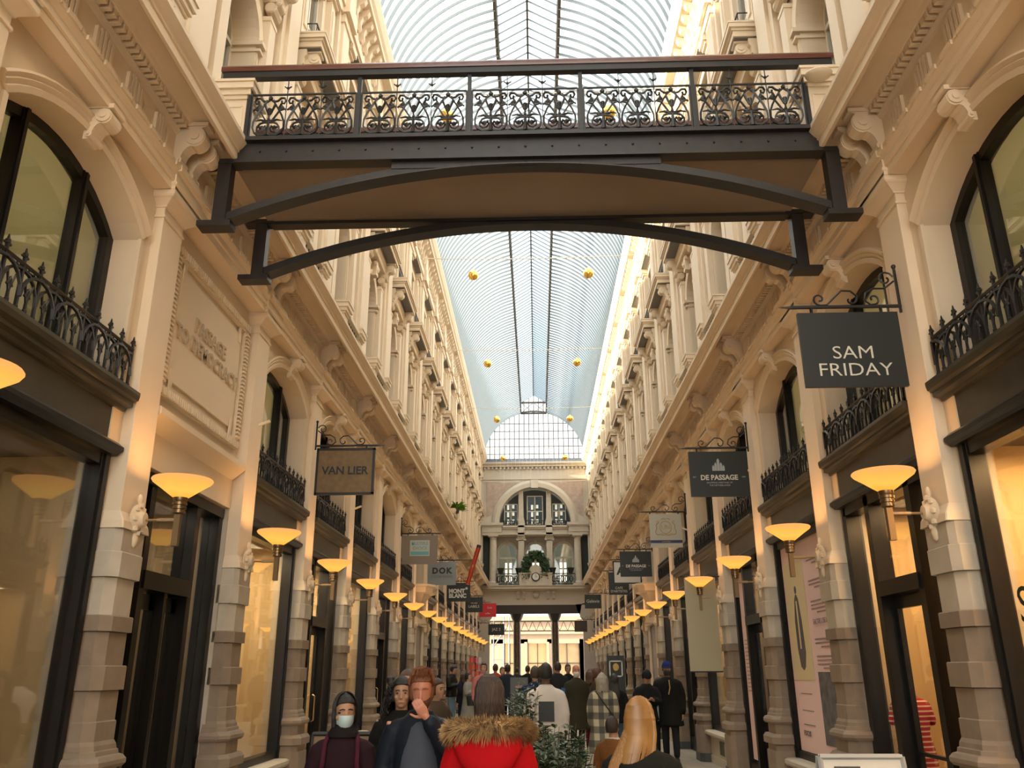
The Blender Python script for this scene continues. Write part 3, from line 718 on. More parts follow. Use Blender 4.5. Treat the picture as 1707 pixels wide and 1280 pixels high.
def sign(s, y, label, bm, x0=.05, x1=.91, z0=4.17, z1=4.87, frame=None, cat='shop sign', zb=4.93, bracket=True):
    r = empty('projecting_sign', (s * W, y, 0))
    tag(r, label, cat)
    if s > 0:
        flip = -1
    else: flip = 1
    if bracket:
        br = make_bracket(r, zb); br.scale = (flip, 1, 1)
    a, c = sorted((flip * x0, flip * x1))
    b = MB(); b.box(a, c, -.018, .018, z0, z1); bd = b.obj('board', bm, r)
    if frame:
        f = MB()
        for (p, q, t, u) in ((a - .01, c + .01, z0 - .01, z0 + .025), (a - .01, c + .01, z1 - .025, z1 + .01), (a - .01, a + .025, z0, z1), (c - .025, c + .01, z0, z1)): f.box(p, q, -.025, .025, t, u)
        f.obj('board_frame', frame, r)
    cx = (a + c) / 2
    return r, bd, cx, (z0 + z1) / 2
TR = (PI / 2, 0, 0)
def tx(r, body, size, m, x, z, **k): return text(body, size, m, r, (x, -.022, z), TR, **k)
M['signblack'] = mat('sign_charcoal', (0.012, 0.015, 0.013), .5)
M['signwhite'] = mat('sign_white_letters', (0.62, 0.58, 0.48), .6)
M['plywood'] = mat('woven_brown_board', (0.20, 0.125, 0.055), .6, noise=.8, nscale=14, col2=(0.13, 0.08, 0.035))
M['signgrey'] = mat('sign_grey', (0.20, 0.22, 0.22), .5); M['signtaupe'] = mat('sign_taupe', (0.20, 0.155, 0.115), .6)
M['teal'] = mat('sign_teal', (0.10, 0.33, 0.34), .5); M['signred'] = mat('sign_red', (0.55, 0.01, 0.015), .5)
M['ivory'] = mat('sign_ivory', (0.42, 0.40, 0.32), .5); M['navy'] = mat('sign_navy', (0.02, 0.03, 0.10), .5); M['goldpaint'] = mat('sign_gold_paint', (0.40, 0.26, 0.08), .5)
M['silverp'] = mat('sign_silver', (0.35, 0.36, 0.36), .5); M['atmw'] = mat('sign_atm_white', (0.62, 0.60, 0.54), .5)
r, bd, cx, cz = sign(1, 6.70, 'charcoal hanging sign with two lines of thin pale capitals, largest on the right', 'signblack', z0=4.00, z1=4.68, zb=4.74)
tx(r, 'SAM', .165, 'signwhite', cx + .0, 4.30, xs=1.15, bold=-.001); tx(r, 'FRIDAY', .165, 'signwhite', cx, 4.145, xs=1.15, bold=-.001)
r, bd, cx, cz = sign(-1, 12.02, 'brown woven-look hanging sign with dark capitals in a thin black frame', 'plywood', z0=4.22, z1=4.91, zb=4.96, frame='iron')
tx(r, 'VAN LIER', .165, 'signblack', cx, 4.57, bold=.004, xs=1.0)
def logo(r, cx, z, m, k=1.0):
    b = MB()
    for x, h, wd in ((-.075, .09, .03), (-.04, .13, .03), (0, .19, .035), (.04, .13, .03), (.075, .09, .03)):
        b.prism([(cx + (x - wd * .55) * k, z), (cx + (x + wd * .55) * k, z), (cx + (x + wd * .55) * k, z + (h - .03) * k), (cx + x * k, z + h * k), (cx + (x - wd * .55) * k, z + (h - .03) * k)], 'y', -.024, -.020)
    b.obj('emblem', m, r)
def depassage(y, lab):
    r, bd, cx, cz = sign(1, y, lab, 'signblack', z0=4.16, z1=4.84, zb=4.90)
    logo(r, cx, 4.545, 'silverp'); tx(r, 'DE PASSAGE', .105, 'signwhite', cx, 4.44, bold=.003, xs=.95)
    tx(r, 'EST.', .03, 'silverp', cx - .36, 4.45); tx(r, '1885', .03, 'silverp', cx + .36, 4.45)
    tx(r, 'SHOPPING HERITAGE OF', .034, 'silverp', cx, 4.365); tx(r, 'THE NETHERLANDS', .034, 'silverp', cx, 4.325)
depassage(12.17, 'black hanging sign with a silver gabled building emblem, nearer and larger of two')
depassage(23.2, 'smaller black hanging sign with building emblem, half covering the ATM sign')
r, bd, cx, cz = sign(1, 17.65, 'ivory hanging sign with a gold monogram crest and navy stripe', 'ivory', x0=.13, x1=.80, z0=4.18, z1=4.88, zb=4.93)
b = MB(); b.box(cx - .335, cx + .335, -.022, -.019, 4.27, 4.33); b.obj('stripe', 'navy', r)
tx(r, 'Lavender', .05, 'goldpaint', cx, 4.30)
b = MB()
zz = 4.6
b.tube([(cx + .12 * math.cos(a * PI / 10), -.022, zz + .13 * math.sin(a * PI / 10)) for a in range(20)], .007, 4, closed=True)
for q in (-1, 1):
    P = [(cx + q * x_, -.022, zz + z_) for x_, z_ in ((.20, .12), (.16, .14), (.14, .11), (.17, .08), (.20, .05), (.19, -.02), (.22, -.09), (.20, -.15), (.14, -.15), (.08, -.14))]
    b.tube(P, .007, 4)
b.tube([(cx - .10, -.022, zz + .16), (cx - .05, -.022, zz + .19), (cx, -.022, zz + .17), (cx + .05, -.022, zz + .19), (cx + .10, -.022, zz + .16)], .010, 4); b.tube([(cx - .09, -.022, zz - .17), (cx, -.022, zz - .155), (cx + .09, -.022, zz - .17)], .010, 4)
b.obj('crest', 'goldpaint', r); tx(r, 'UN', .13, 'goldpaint', cx, zz)
r, bd, cx, cz = sign(1, 25.9, 'white framed hanging sign reading ATM in black', 'atmw', x0=.02, x1=.86, z0=4.24, z1=4.90, zb=4.95, frame='signblack')
tx(r, 'ATM', .30, 'signblack', cx, 4.60, bold=.014, xs=1.0)
r, bd, cx, cz = sign(1, 28.7, "dark green hanging sign with small pale capitals showing below the ATM sign", mat('sign_dark_green', (0.02, 0.03, 0.028), .5), x0=.10, x1=.78, z0=4.14, z1=4.88, zb=4.93)
tx(r, 'CAFE', .11, 'signwhite', cx, 4.36); tx(r, "D'ARTISTES", .11, 'signwhite', cx, 4.25)
r, bd, cx, cz = sign(1, 36.8, 'small black hanging sign with cursive white shop name beside the end wall', 'signblack', x0=.45, x1=1.15, z0=4.25, z1=4.83, zb=4.88)
tx(r, 'Galexis', .19, 'signwhite', cx, 4.55)
r, bd, cx, cz = sign(-1, 20.3, 'taupe hanging sign with a teal and white label in its middle', 'signtaupe', z0=4.19, z1=4.88, zb=4.93)
b = MB(); b.box(cx - .24, cx + .24, -.021, -.018, 4.385, 4.765); b.obj('label', 'ivory', r); b = MB(); b.box(cx - .22, cx + .22, -.024, -.020, 4.41, 4.49)
b.obj('label_band', 'teal', r)
tx(r, 'MULTIPLE', .105, 'teal', cx, 4.68, xs=.9, bold=.002); tx(r, 'CHOICE', .105, 'teal', cx, 4.57, xs=.9, bold=.002)
r, bd, cx, cz = sign(-1, 25.8, 'grey hanging sign with three bold black letters over fainter lettering', 'signgrey', x0=-.02, x1=.85, z0=4.22, z1=4.91, zb=4.96)
tx(r, 'DOK', .24, 'signblack', cx, 4.64, bold=.012, space=1.25); tx(r, 'COOKWARE', .11, mat('sign_mid_grey', (0.10, 0.11, 0.11), .5), cx, 4.47, space=1.1)
r, bd, cx, cz = sign(-1, 31.3, 'black hanging sign with two bold white words and a small white star', 'signblack', x0=-.01, x1=.86, z0=4.15, z1=4.82, zb=4.88)
tx(r, 'MONT', .20, 'atmw', cx - .06, 4.52, bold=.011); tx(r, 'BLANC', .20, 'atmw', cx - .03, 4.35, bold=.011)
b = MB()
for i in range(3):
    a = i * PI / 3; b.box(cx + .30 - .05, cx + .30 + .05, -.024, -.02, 4.62 - .012, 4.62 + .012) if i == 0 else b.prism([(cx + .30 + .05 * math.cos(a) * p + .012 * math.sin(a) * q, 4.62 + .05 * math.sin(a) * p - .012 * math.cos(a) * q) for p, q in ((1, 1), (1, -1), (-1, -1), (-1, 1))], 'y', -.024, -.02)
b.obj('star_emblem', 'atmw', r)
r, bd, cx, cz = sign(-1, 36.8, 'small dark hanging sign with thin pale letters, partly over a red sign', 'signblack', x0=.22, x1=.98, z0=4.12, z1=4.75, zb=4.80)
tx(r, 'WE ARE', .08, 'signwhite', cx, 4.50); tx(r, 'LABELS', .15, 'signwhite', cx, 4.36)
r, bd, cx, cz = sign(-1, 42.3, 'small red hanging sign near the far end of the left side', 'signred', x0=.45, x1=1.30, z0=4.25, z1=4.9, zb=4.95)
tx(r, 'Lua', .16, 'atmw', cx + .1, 4.7); tx(r, 'coffee', .10, 'atmw', cx, 4.42)
r, bd, cx, cz = sign(-1, 47.7, 'dark hanging sign before the far passage on the left', 'signblack', x0=.6, x1=1.5, z0=3.6, z1=4.2, zb=4.25)
tx(r, 'JAZ 2', .2, 'signwhite', cx, 3.9)
r, bd, cx, cz = sign(1, 47.7, 'dark brown hanging box sign before the far passage on the right', mat('sign_brown', (0.05, 0.03, 0.02), .6), x0=.45, x1=1.15, z0=3.75, z1=4.35, zb=4.4)
# giant red pencil shaped tube
r = empty('cigar_tube_sign', (-W, 28.55, 0)); tag(r, 'long slanted red tube sign with a black cap above the black signs', 'shop sign')
b = MB(); b.tube([(.98, 0, 4.50), (1.34, 0, 5.72)], .075, 14); b.obj('tube', mat('orange_red_lacquer', (0.40, 0.035, 0.01), .35), r, smooth=True)
b = MB(); b.tube([(1.34, 0, 5.72), (1.365, 0, 5.81)], .076, 14); b.obj('cap', 'signblack', r)
b = MB(); b.tube([(0, 0, 5.32), (1.2, 0, 5.32)], .014, 6); b.obj('arm', 'iron', r)
b = MB(); b.tube([(1.145, -.06, 5.05), (1.175, -.06, 5.15)], .03, 6); b.obj('band', 'goldpaint', r)
# beige vertical banner on the right
r = empty('vertical_banner', (W, py(3), 0)); tag(r, 'plain beige vertical banner hanging from a rod on the right side', 'banner')
b = MB(); b.box(-.62, -.08, -.01, .01, 1.72, 3.28); b.obj('cloth', mat('beige_canvas', (0.40, 0.35, 0.23), .8), r)
b = MB(); b.tube([(.0, 0, 3.30), (-.68, 0, 3.30)], .012, 6); b.tube([(-.63, 0, 1.72), (-.07, 0, 1.72)], .014, 6); b.obj('rod', 'iron', r)
# empty sign pegs
for s, k in ((-1, 1), (1, 2), (-1, 3), (1, 4)):
    b = MB(); b.tube([(0, 0, 4.55), (.13, 0, 4.60)], .018, 6); o = b.obj('wall_peg', 'cream'); place(o, s, py(k)); tag(o, 'small cream peg sticking out of the %s pilaster %s past the footbridge' % (('left', 'right')[s > 0], ORD[k - 1]), 'peg')
# ------------------------------------------------------------------ footbridge
BY0, BY1 = 6.86, 8.06
bridge = empty('footbridge', (0, BY0, 0)); tag(bridge, 'black iron footbridge with arched girders spanning the arcade overhead', 'footbridge')
def arch_rib(y0, y1, name):
    b = MB(); hw = 2.86; zf = 5.78; zc = 6.345; P = arc_pts(hw, zf, zc, 36)
    rise = zc - zf; r = (hw * hw + rise * rise) / (2 * rise); c = zc - r; a0 = math.asin(hw / r); rings = []; r2 = []
    for i in range(37):
        a = -a0 + 2 * a0 * i / 36; s_, co = math.sin(a), math.cos(a)
        rings.append([(rr * s_, y, c + rr * co) for rr, y in ((r, y0 - .05), (r, y1 + .05), (r + .012, y1 + .05), (r + .012, y1), (r + .11, y1), (r + .11, y0), (r + .012, y0), (r + .012, y0 - .05))])
    b.loft(rings)
    for s in (-1, 1):
        x0, x1 = sorted((s * 2.86, s * 2.99)); b.box(x0, x1, y0 - .03, y1 + .03, 5.74, 6.46)
        x0, x1 = sorted((s * 2.80, s * 3.12)); b.box(x0, x1, y0 - .05, y1 + .05, 5.735, 5.79); b.box(x0, x1 - .0, y0 - .04, y1 + .04, 6.42, 6.47)
    o = b.obj(name, 'girder', bridge)
    return o
bridge_y = lambda y: y - BY0
rib1 = arch_rib(0, .06, 'front_arch'); rib2 = arch_rib(1.14, 1.20, 'rear_arch')
b = MB(); b.box(-2.83, 2.83, -.01, .03, 6.44, 6.66); b.box(-2.83, 2.83, -.06, .08, 6.415, 6.44); b.box(-2.80, 2.80, -.07, .10, 6.66, 6.70)
b.box(-1.3, 1.3, -.008, .028, 6.34, 6.44)
b.obj('front_girder', 'girder', bridge)
b = MB(); b.box(-2.83, 2.83, 1.15, 1.19, 6.44, 6.66); b.box(-2.83, 2.83, 1.11, 1.24, 6.405, 6.44); b.obj('rear_girder', 'girder', bridge)
b = MB()
for i in range(21):
    x = -2.6 + .26 * i; b.sphere((x, -.015, 6.56), .012, 6)
    a = abs(x); zc = 6.42 - .565 * (x / 2.86) ** 2 * 1.0
    b.sphere((x, -.005, zc - .03), .012, 6)
b.obj('rivets', 'girder', bridge)
b = MB(); b.box(-2.86, 2.86, .05, 1.14, 6.445, 6.50); b.obj('deck', 'soffit_board', bridge)
def motif(b, x, z, w, h, y=0):
    def P(u, v): return (x + u * w, y, z + v * h)
    T = lambda pts, r=.009: b.tube([P(*p) for p in pts], r * 1.25, 4)
    for s in (-1, 1):
        T([(0, .05), (s * .12, .03), (s * .26, .02), (s * .40, .08), (s * .47, .20), (s * .46, .34), (s * .38, .50), (s * .26, .66), (s * .14, .80), (s * .10, .88)], .010)
        T([(0, .36), (s * .10, .38), (s * .20, .50), (s * .30, .62), (s * .44, .66), (s * .49, .63)], .008)
        T([(s * .02, .33), (s * .14, .33), (s * .25, .30), (s * .33, .21), (s * .32, .13), (s * .24, .08), (s * .13, .10), (s * .07, .18), (s * .10, .25)], .009)
        b.lathe([(.001, -.014), (.030, 0), (.001, .014)], 6, c=P(s * .19, .20), ax='y'); b.tube([P(s * .19, .20), P(s * .33, .22)], .022, 5, r2=.003)
        b.tube([P(s * .10, .36), P(s * .24, .395), P(s * .40, .37)], .016, 5, r2=.006)
        T([(s * .03, .88), (s * .10, .84), (s * .22, .86), (s * .32, .93), (s * .42, .93), (s * .46, .86), (s * .42, .79), (s * .35, .80), (s * .34, .86)], .009)
        b.lathe([(.001, -.012), (.028, 0), (.001, .012)], 5, c=P(s * .34, .70), ax='y'); b.tube([P(s * .34, .78), P(s * .26, .70)], .014, 4, r2=.004); b.tube([P(s * .34, .72), P(s * .44, .68)], .014, 4, r2=.004)
        b.tube([P(s * .16, .78), P(s * .03, .52)], .014, 5, r2=.010)
    b.tube([P(0, .0), P(0, .20), P(0, .36)], .026, 6, r2=.010); b.tube([P(0, .36), P(0, .50)], .010, 5); b.tube([P(0, .50), P(0, .66)], .012, 6, r2=.022)
    b.sphere(P(0, .92), .026, 6); b.tube([P(0, .92), P(0, 1)], .008, 4); b.sphere(P(0, .40), .018, 6)
pan = MB(); w3 = 1.02 / 3
for i in range(3): motif(pan, -.34 + .34 * i, 6.765, .335, .48)
for z in (6.755, 7.252): pan.box(-.525, .525, -.008, .008, z - .008, z + .008)
for x in (-.525, .525): pan.box(x - .008, x + .008, -.008, .008, 6.755, 7.252)
for x in (-.175, .175):
    pan.tube([(x, 0, 6.66), (x, 0, 7.44)], .006, 4); pan.sphere((x, 0, 7.33), .017, 6); pan.tube([(x - .035, 0, 7.35), (x, 0, 7.32), (x + .035, 0, 7.35)], .007, 4)
for x in (-.54, .54):
    for z in (6.83, 7.22): pan.sphere((x, 0, z), .016, 6)
p0 = pan.obj('railing_panel', 'iron', bridge)
for yy in (.02, 1.06):
    for i in range(5):
        if yy > 1: continue
        o = p0 if (i == 0 and yy < 1) else p0.copy()
        if o is not p0: COL.objects.link(o)
        o.parent = bridge; o.location = (-2.22 + 1.11 * i, yy, 0)
pm = MB(); pm.box(-.02, .02, -.02, .02, 6.66, 7.44); ps = pm.obj('post', 'iron', bridge); ps.location = (-2.775, .02, 0)
for i in range(1, 6): o = ps.copy(); COL.objects.link(o); o.parent = bridge; o.location = (-2.775 + 1.11 * i, .02, 0)
for i in (0, 5): o = ps.copy(); COL.objects.link(o); o.parent = bridge; o.location = (-2.775 + 1.11 * i, 1.06, 0)
for y, nm in ((.02, 'front_handrail'), (1.06, 'rear_handrail')):
    b = MB(); b.prism([(y - .055, 7.51), (y - .06, 7.53), (y - .06, 7.56), (y - .05, 7.58), (y, 7.59), (y + .04, 7.575), (y + .055, 7.545), (y + .05, 7.52)], 'x', -3.08, 3.08); b.obj(nm, 'rail_wood', bridge)
    b = MB(); b.box(-3.06, 3.06, y - .045, y + .03, 7.44, 7.52); b.obj('rail_bar', 'iron', bridge)
# stone posts carrying the handrail ends, on the cornice
for s, side in SIDES:
    r = empty('bridge_pedestal', (s * 2.94, BY0 + .12, 0)); tag(r, 'panelled cream pedestal with cap at the %s end of the footbridge railing' % side, 'pedestal')
    b = MB(); b.box(-.14, .14, -.10, .2, 6.68, 7.2); b.box(-.155, .155, -.115, .215, 6.68, 6.80)
    for z in (6.86, 7.12): b.box(-.10, .10, -.11, -.09, z - .01, z + .01)
    for x in (-.10, .10): b.box(x - .01, x + .01, -.11, -.09, 6.86, 7.12)
    b.obj('shaft', 'cream2', r)
    b = MB()
    for z0, z1, e in ((7.2, 7.24, .02), (7.24, 7.30, .04), (7.30, 7.37, .07), (7.37, 7.40, .085)): b.box(-.14 - e, .14 + e, -.10 - e, .2 + e, z0, z1)
    b.obj('cap', 'cream2', r)
o = MB(); o.sphere((0, 0, 0), .11, 16, (1.2, 1, .35)); ob = o.obj('security_dome', 'cream2', smooth=True, loc=(2.86, 6.72, 7.22)); tag(ob, 'round cream disc fixture below the right pedestal cap', 'dome fixture')

# ------------------------------------------------------------------ glazed roof
RR, ZC = 3.22, 14.2
def vault(r, n=26, x_lim=.80):
    a1 = math.asin(x_lim / r); return [(-r * math.cos(t), ZC + r * math.sin(t)) for t in [i * (PI / 2 - a1) / n for i in range(n + 1)]]
YR0 = -10
left = vault(RR); right_ = [(-x, z) for x, z in left][::-1]
ztl = left[-1][1]
b = MB()
n = len(left)
for P in (left, right_):
    for i in range(n - 1): b.add([(P[i][0], YR0, P[i][1]), (P[i + 1][0], YR0, P[i + 1][1]), (P[i + 1][0], YE, P[i + 1][1]), (P[i][0], YE, P[i][1])], [(0, 1, 2, 3)])
for s in (-1, 1):
    b.add([(s * .8, YR0, ztl), (s * .8, YR0, 18.0), (s * .8, YE, 18.0), (s * .8, YE, ztl)], [(0, 1, 2, 3)])
struct(b.obj('ceiling', 'roofglass', smooth=True)); b = MB()
for s in (-1, 1): b.add([(s * .86, YR0, 17.97), (0, YR0, 18.5), (0, YE, 18.5), (s * .86, YE, 17.97)], [(0, 1, 2, 3)])
struct(b.obj('ceiling_lantern', 'lanternglass'))
b = MB(); y = YR0
while y < YE - .1:
    for P in (left, right_):
        for i in range(n - 1):
            (xa, za), (xb, zb) = P[i], P[i + 1]
            ka, kb = 1 - .075 / RR, 1 - .075 / RR
            b.add([(xa, y, za), (xb, y, zb), (xb * kb, y, ZC + (zb - ZC) * kb), (xa * ka, y, ZC + (za - ZC) * ka), (xa, y + .022, za), (xb, y + .022, zb), (xb * kb, y + .022, ZC + (zb - ZC) * kb), (xa * ka, y + .022, ZC + (za - ZC) * ka)],
                  [(0, 1, 2, 3), (4, 7, 6, 5), (2, 3, 7, 6)])
    for s in (-1, 1):
        b.box(s * .8 - .02, s * .8 + .02, y, y + .022, ztl, 18.0)
        b.add([(s * .86, y, 17.95), (0, y, 18.49), (0, y, 18.45), (s * .86, y, 17.91), (s * .86, y + .022, 17.95), (0, y + .022, 18.49), (0, y + .022, 18.45), (s * .86, y + .022, 17.91)], [(0, 1, 2, 3), (4, 7, 6, 5), (2, 3, 7, 6)])
    y += .322
struct(b.obj('ceiling_glazing_bars', 'roofbar'))
b = MB()
for s in (-1, 1):
    b.box(s * .80 - .04, s * .80 + .04, YR0, YE, ztl - .06, ztl + .06); b.box(s * .80 - .03, s * .80 + .03, YR0, YE, 17.92, 18.0)
b.box(-.025, .025, YR0, YE, 18.42, 18.5)
for s in (-1, 1):
    x0, x1 = sorted((s * 3.15, s * 3.4)); b.box(x0, x1, YR0, YE, 14.3, 14.62)
struct(b.obj('ceiling_girders', 'roofmain'))

# ------------------------------------------------------------------ end wall (three storeys and the glazed lunette)
e = MB()
yF = YE
def wallrect(x0, x1, z0, z1, y=yF, t=.3): e.box(x0, x1, y, y + t, z0, z1)
wallrect(-3.4, -2.75, 0, 5.5); wallrect(2.75, 3.4, 0, 5.5)
wallrect(-3.4, 3.4, 5.42, 6.3)
for s in (-1, 1):
    x0, x1 = sorted((s * 2.75, s * 2.45)); e.prism([(s * 2.75, 4.55), (s * 2.75, 5.45), (s * 2.35, 5.45), (s * 2.42, 5.1), (s * 2.55, 4.9), (s * 2.62, 4.7)], 'y', yF, yF + .3)
e.prism([(yF, 6.2), (yF - .12, 6.22), (yF - .16, 6.3), (yF - .42, 6.32), (yF - .42, 6.42), (yF - .48, 6.5), (yF - .48, 6.53), (yF + .3, 6.53)], 'x', -3.3, 3.3)
for x in (-1.05, -.72, .72, 1.05): scroll_P = e.prism([(yF, 6.2), (yF - .22, 6.2), (yF - .26, 6.08), (yF - .16, 5.98), (yF - .1, 5.8), (yF, 5.72)], 'x', x - .08, x + .08)
e.sphere((0, yF - .05, 6.0), .2, 12, (1.1, .5, .9)); 
# recessed first floor wall with three arched windows
yB = yF + 1.1
e.box(-3.4, 3.4, yF, yB + .2, 6.40, 6.50)
def arch_hole_wall(xc, hwo, z0, z1, hw, spring, crown, y):
    P = arc_pts(hw, spring, crown, 14)
    for s in (-1, 1):
        e.add([(xc + s * hw, y, z0), (xc + s * hwo, y, z0), (xc + s * hwo, y, z1), (xc + s * hw, y, z1)], [(0, 1, 2, 3)])
        e.add([(xc + s * hw, y, z0), (xc + s * hw, y + .25, z0), (xc + s * hw, y + .25, P[0][1]), (xc + s * hw, y, P[0][1])], [(0, 1, 2, 3)])
    for i in range(14):
        (a, za), (c, zb) = P[i], P[i + 1]
        e.add([(xc + a, y, za), (xc + c, y, zb), (xc + c, y, z1), (xc + a, y, z1)], [(0, 1, 2, 3)])
        e.add([(xc + a, y, za), (xc + c, y, zb), (xc + c, y + .25, zb), (xc + a, y + .25, za)], [(0, 1, 2, 3)])
def xarchivolt(xc, hw, spring, crown, y, wd=.12, pr=.06, n=18):
    rise = crown - spring; r = (hw * hw + rise * rise) / (2 * rise); zc = crown - r; a0 = math.asin(min(1, hw / r)) if rise < hw - 1e-6 else PI / 2
    e.loft([[(xc + (r + dr) * math.sin(a), y + d, zc + (r + dr) * math.cos(a)) for dr, d in ((0, 0), (0, -pr), (wd * .6, -pr * 1.3), (wd, -pr * .6), (wd, 0))] for a in [-a0 + 2 * a0 * i / n for i in range(n + 1)]])
for xc in (-1.72, 0, 1.72):
    arch_hole_wall(xc, .86, 6.5, 9.6, .60, 8.65, 9.25, yB)
    xarchivolt(xc, .60, 8.65, 9.25, yB)
    e.box(xc - .07, xc + .07, yB - .14, yB, 9.2, 9.5)
    for s in (-1, 1): e.box(xc + s * .69 - .09, xc + s * .69 + .09, yB - .06, yB, 8.55, 8.66)
wall_jamb = [e.box(s * 2.58 if s > 0 else -3.4, 3.4 if s > 0 else -2.58, yB, yB + .2, 6.5, 9.6) for s in (-1, 1)]
e.box(-3.3, 3.3, yF + .15, yB + .25, 9.60, 9.72)
# entablature over the columns
e.box(-2.2, 2.2, yF + .3, yF + .7, 9.55, 10.0); e.box(-2.2, 2.2, yF + .22, yF + .7, 9.95, 10.05); e.box(-2.2, 2.2, yF + .15, yF + .75, 10.05, 10.16)
for s in (-1, 1):
    a, c = sorted((s * 2.05, s * 3.25))
    e.box(a, c, yF - .1, yF + .4, 9.55, 9.72); e.box(a, c, yF - .14, yF + .4, 9.72, 10.05); e.box(a - (.06), c + .06, yF - .2, yF + .4, 10.05, 10.12); e.box(a - .1, c + .1, yF - .26, yF + .4, 10.12, 10.28)
for x in (-.86, .86): e.box(x - .2, x + .2, yF + .15, yF + .7, 9.55, 10.2)
# big arch storey
P = arc_pts(2.2, 10.3, 12.5, 30)
hwo = 3.3; z1_ = 12.98
for i in range(30):
    (a, za), (c, zb) = P[i], P[i + 1]
    e.add([(a, yF, za), (c, yF, zb), (c, yF, z1_), (a, yF, z1_)], [(0, 1, 2, 3)]); e.add([(a, yF, za), (c, yF, zb), (c, yF + .5, zb), (a, yF + .5, za)], [(0, 1, 2, 3)])
for s in (-1, 1): e.add([(s * 2.2, yF, 10.28), (s * 3.3, yF, 10.28), (s * 3.3, yF, z1_), (s * 2.2, yF, z1_)], [(0, 1, 2, 3)])
xarchivolt(0, 2.2, 10.3, 12.5, yF, wd=.42, pr=.10, n=36)
e.box(-.22, .22, yF - .2, yF, 12.42, 12.92)
for s in (-1, 1):
    a, c = sorted((s * 2.05, s * 3.15)); e.box(a, c, yF - .03, yF, 12.82, 12.9); a, c = sorted((s * 3.02, s * 3.08)); e.box(a, c, yF - .03, yF, 10.6, 12.85)
e.box(-3.4, 3.4, yF - .06, yF + .3, 12.98, 13.12); e.box(-3.4, 3.4, yF, yF + .3, 13.1, 13.75)
for i in range(26): x = -3.1 + 6.2 * i / 25; e.box(x - .05, x + .05, yF - .14, yF, 13.62, 13.78)
e.prism([(yF, 13.75), (yF - .2, 13.78), (yF - .2, 13.86), (yF - .32, 13.95), (yF - .34, 14.05), (yF + .3, 14.06)], 'x', -3.35, 3.35)
e.box(-3.6, 3.6, yF + .5, yF + .7, 14.0, 14.1)
for s in (-1, 1):
    a, c = sorted((s * 3.2, s * 4.2)); e.box(a, c, yF + .02, yF + 1.5, 0, 14.4)
struct(e.obj('wall_end', mat('end_wall_stucco', (0.50, 0.44, 0.36), .7, noise=.5, nscale=2, col2=(0.42, 0.37, 0.30))))
sp = MB()
for s in (-1, 1):
    Q = arc_pts(2.64, 10.3, 12.94, 30); H_ = [p for p in Q if p[0] * s >= .9]
    if s > 0: H_ = H_[::-1]
    poly = [(s * 3.0, 10.62)] + [(x + s * .04, z) for x, z in H_ if z > 10.62 and z < 12.8] + [(s * .95, 12.8), (s * 3.0, 12.8)]
    sp.prism(poly, 'y', yF - .02, yF - .002)
struct(sp.obj('trim_9', mat('sgraffito_panel', (0.44, 0.34, 0.28), .8, noise=.9, nscale=5, col2=(0.30, 0.23, 0.19))))
# dark rooms behind
d = MB(); d.box(-3.4, 3.4, yF + 2.6, yF + 2.7, 6.5, 14); d.box(-3.4, -2.58, yF + .45, yF + .5, 6.5, 9.55); d.box(2.58, 3.4, yF + .45, yF + .5, 6.5, 9.55); struct(d.obj('wall_end_rooms', mat('dark_green_room', (0.02, 0.03, 0.022), .7)))
for xc in (-1.72, 0, 1.72):
    b = MB(); Po = arch_poly(.60, 8.65, 9.25, 6.55); Pi = arch_poly(.53, 8.63, 9.18, 6.62); m_ = len(Po)
    for i in range(m_):
        j = (i + 1) % m_; b.add([(xc + p[0], y, p[1]) for y in (yB + .12, yB + .2) for p in (Po[i], Po[j], Pi[j], Pi[i])], [(0, 1, 2, 3), (7, 6, 5, 4), (0, 4, 5, 1), (2, 6, 7, 3)])
    b.box(xc - .55, xc + .55, yB + .12, yB + .2, 8.28, 8.38); b.box(xc - .03, xc + .03, yB + .12, yB + .2, 6.6, 8.3)
    fr = struct(b.obj(winname(), 'winframe')); g = MB(); g.box(xc - .55, xc + .55, yB + .15, yB + .16, 6.6, 9.2); g.obj('pane', 'upglass', fr)
    g = MB()
    for i, q in ((0, -.2), (1, -.2), (1, .06), (2, -.2), (2, .06), (0, .06)):
        g.box(xc + q, xc + q + .16, yB + 1.3, yB + 1.32, 7.0 + .42 * i, 7.0 + .42 * i + .33)
    g.obj('glow_panes', mat('painted_daylight', (.9, .9, .9), emit=(1, .95, .85), estr=.42), fr)  # small glowing sheets, emission stands in for daylight behind the window
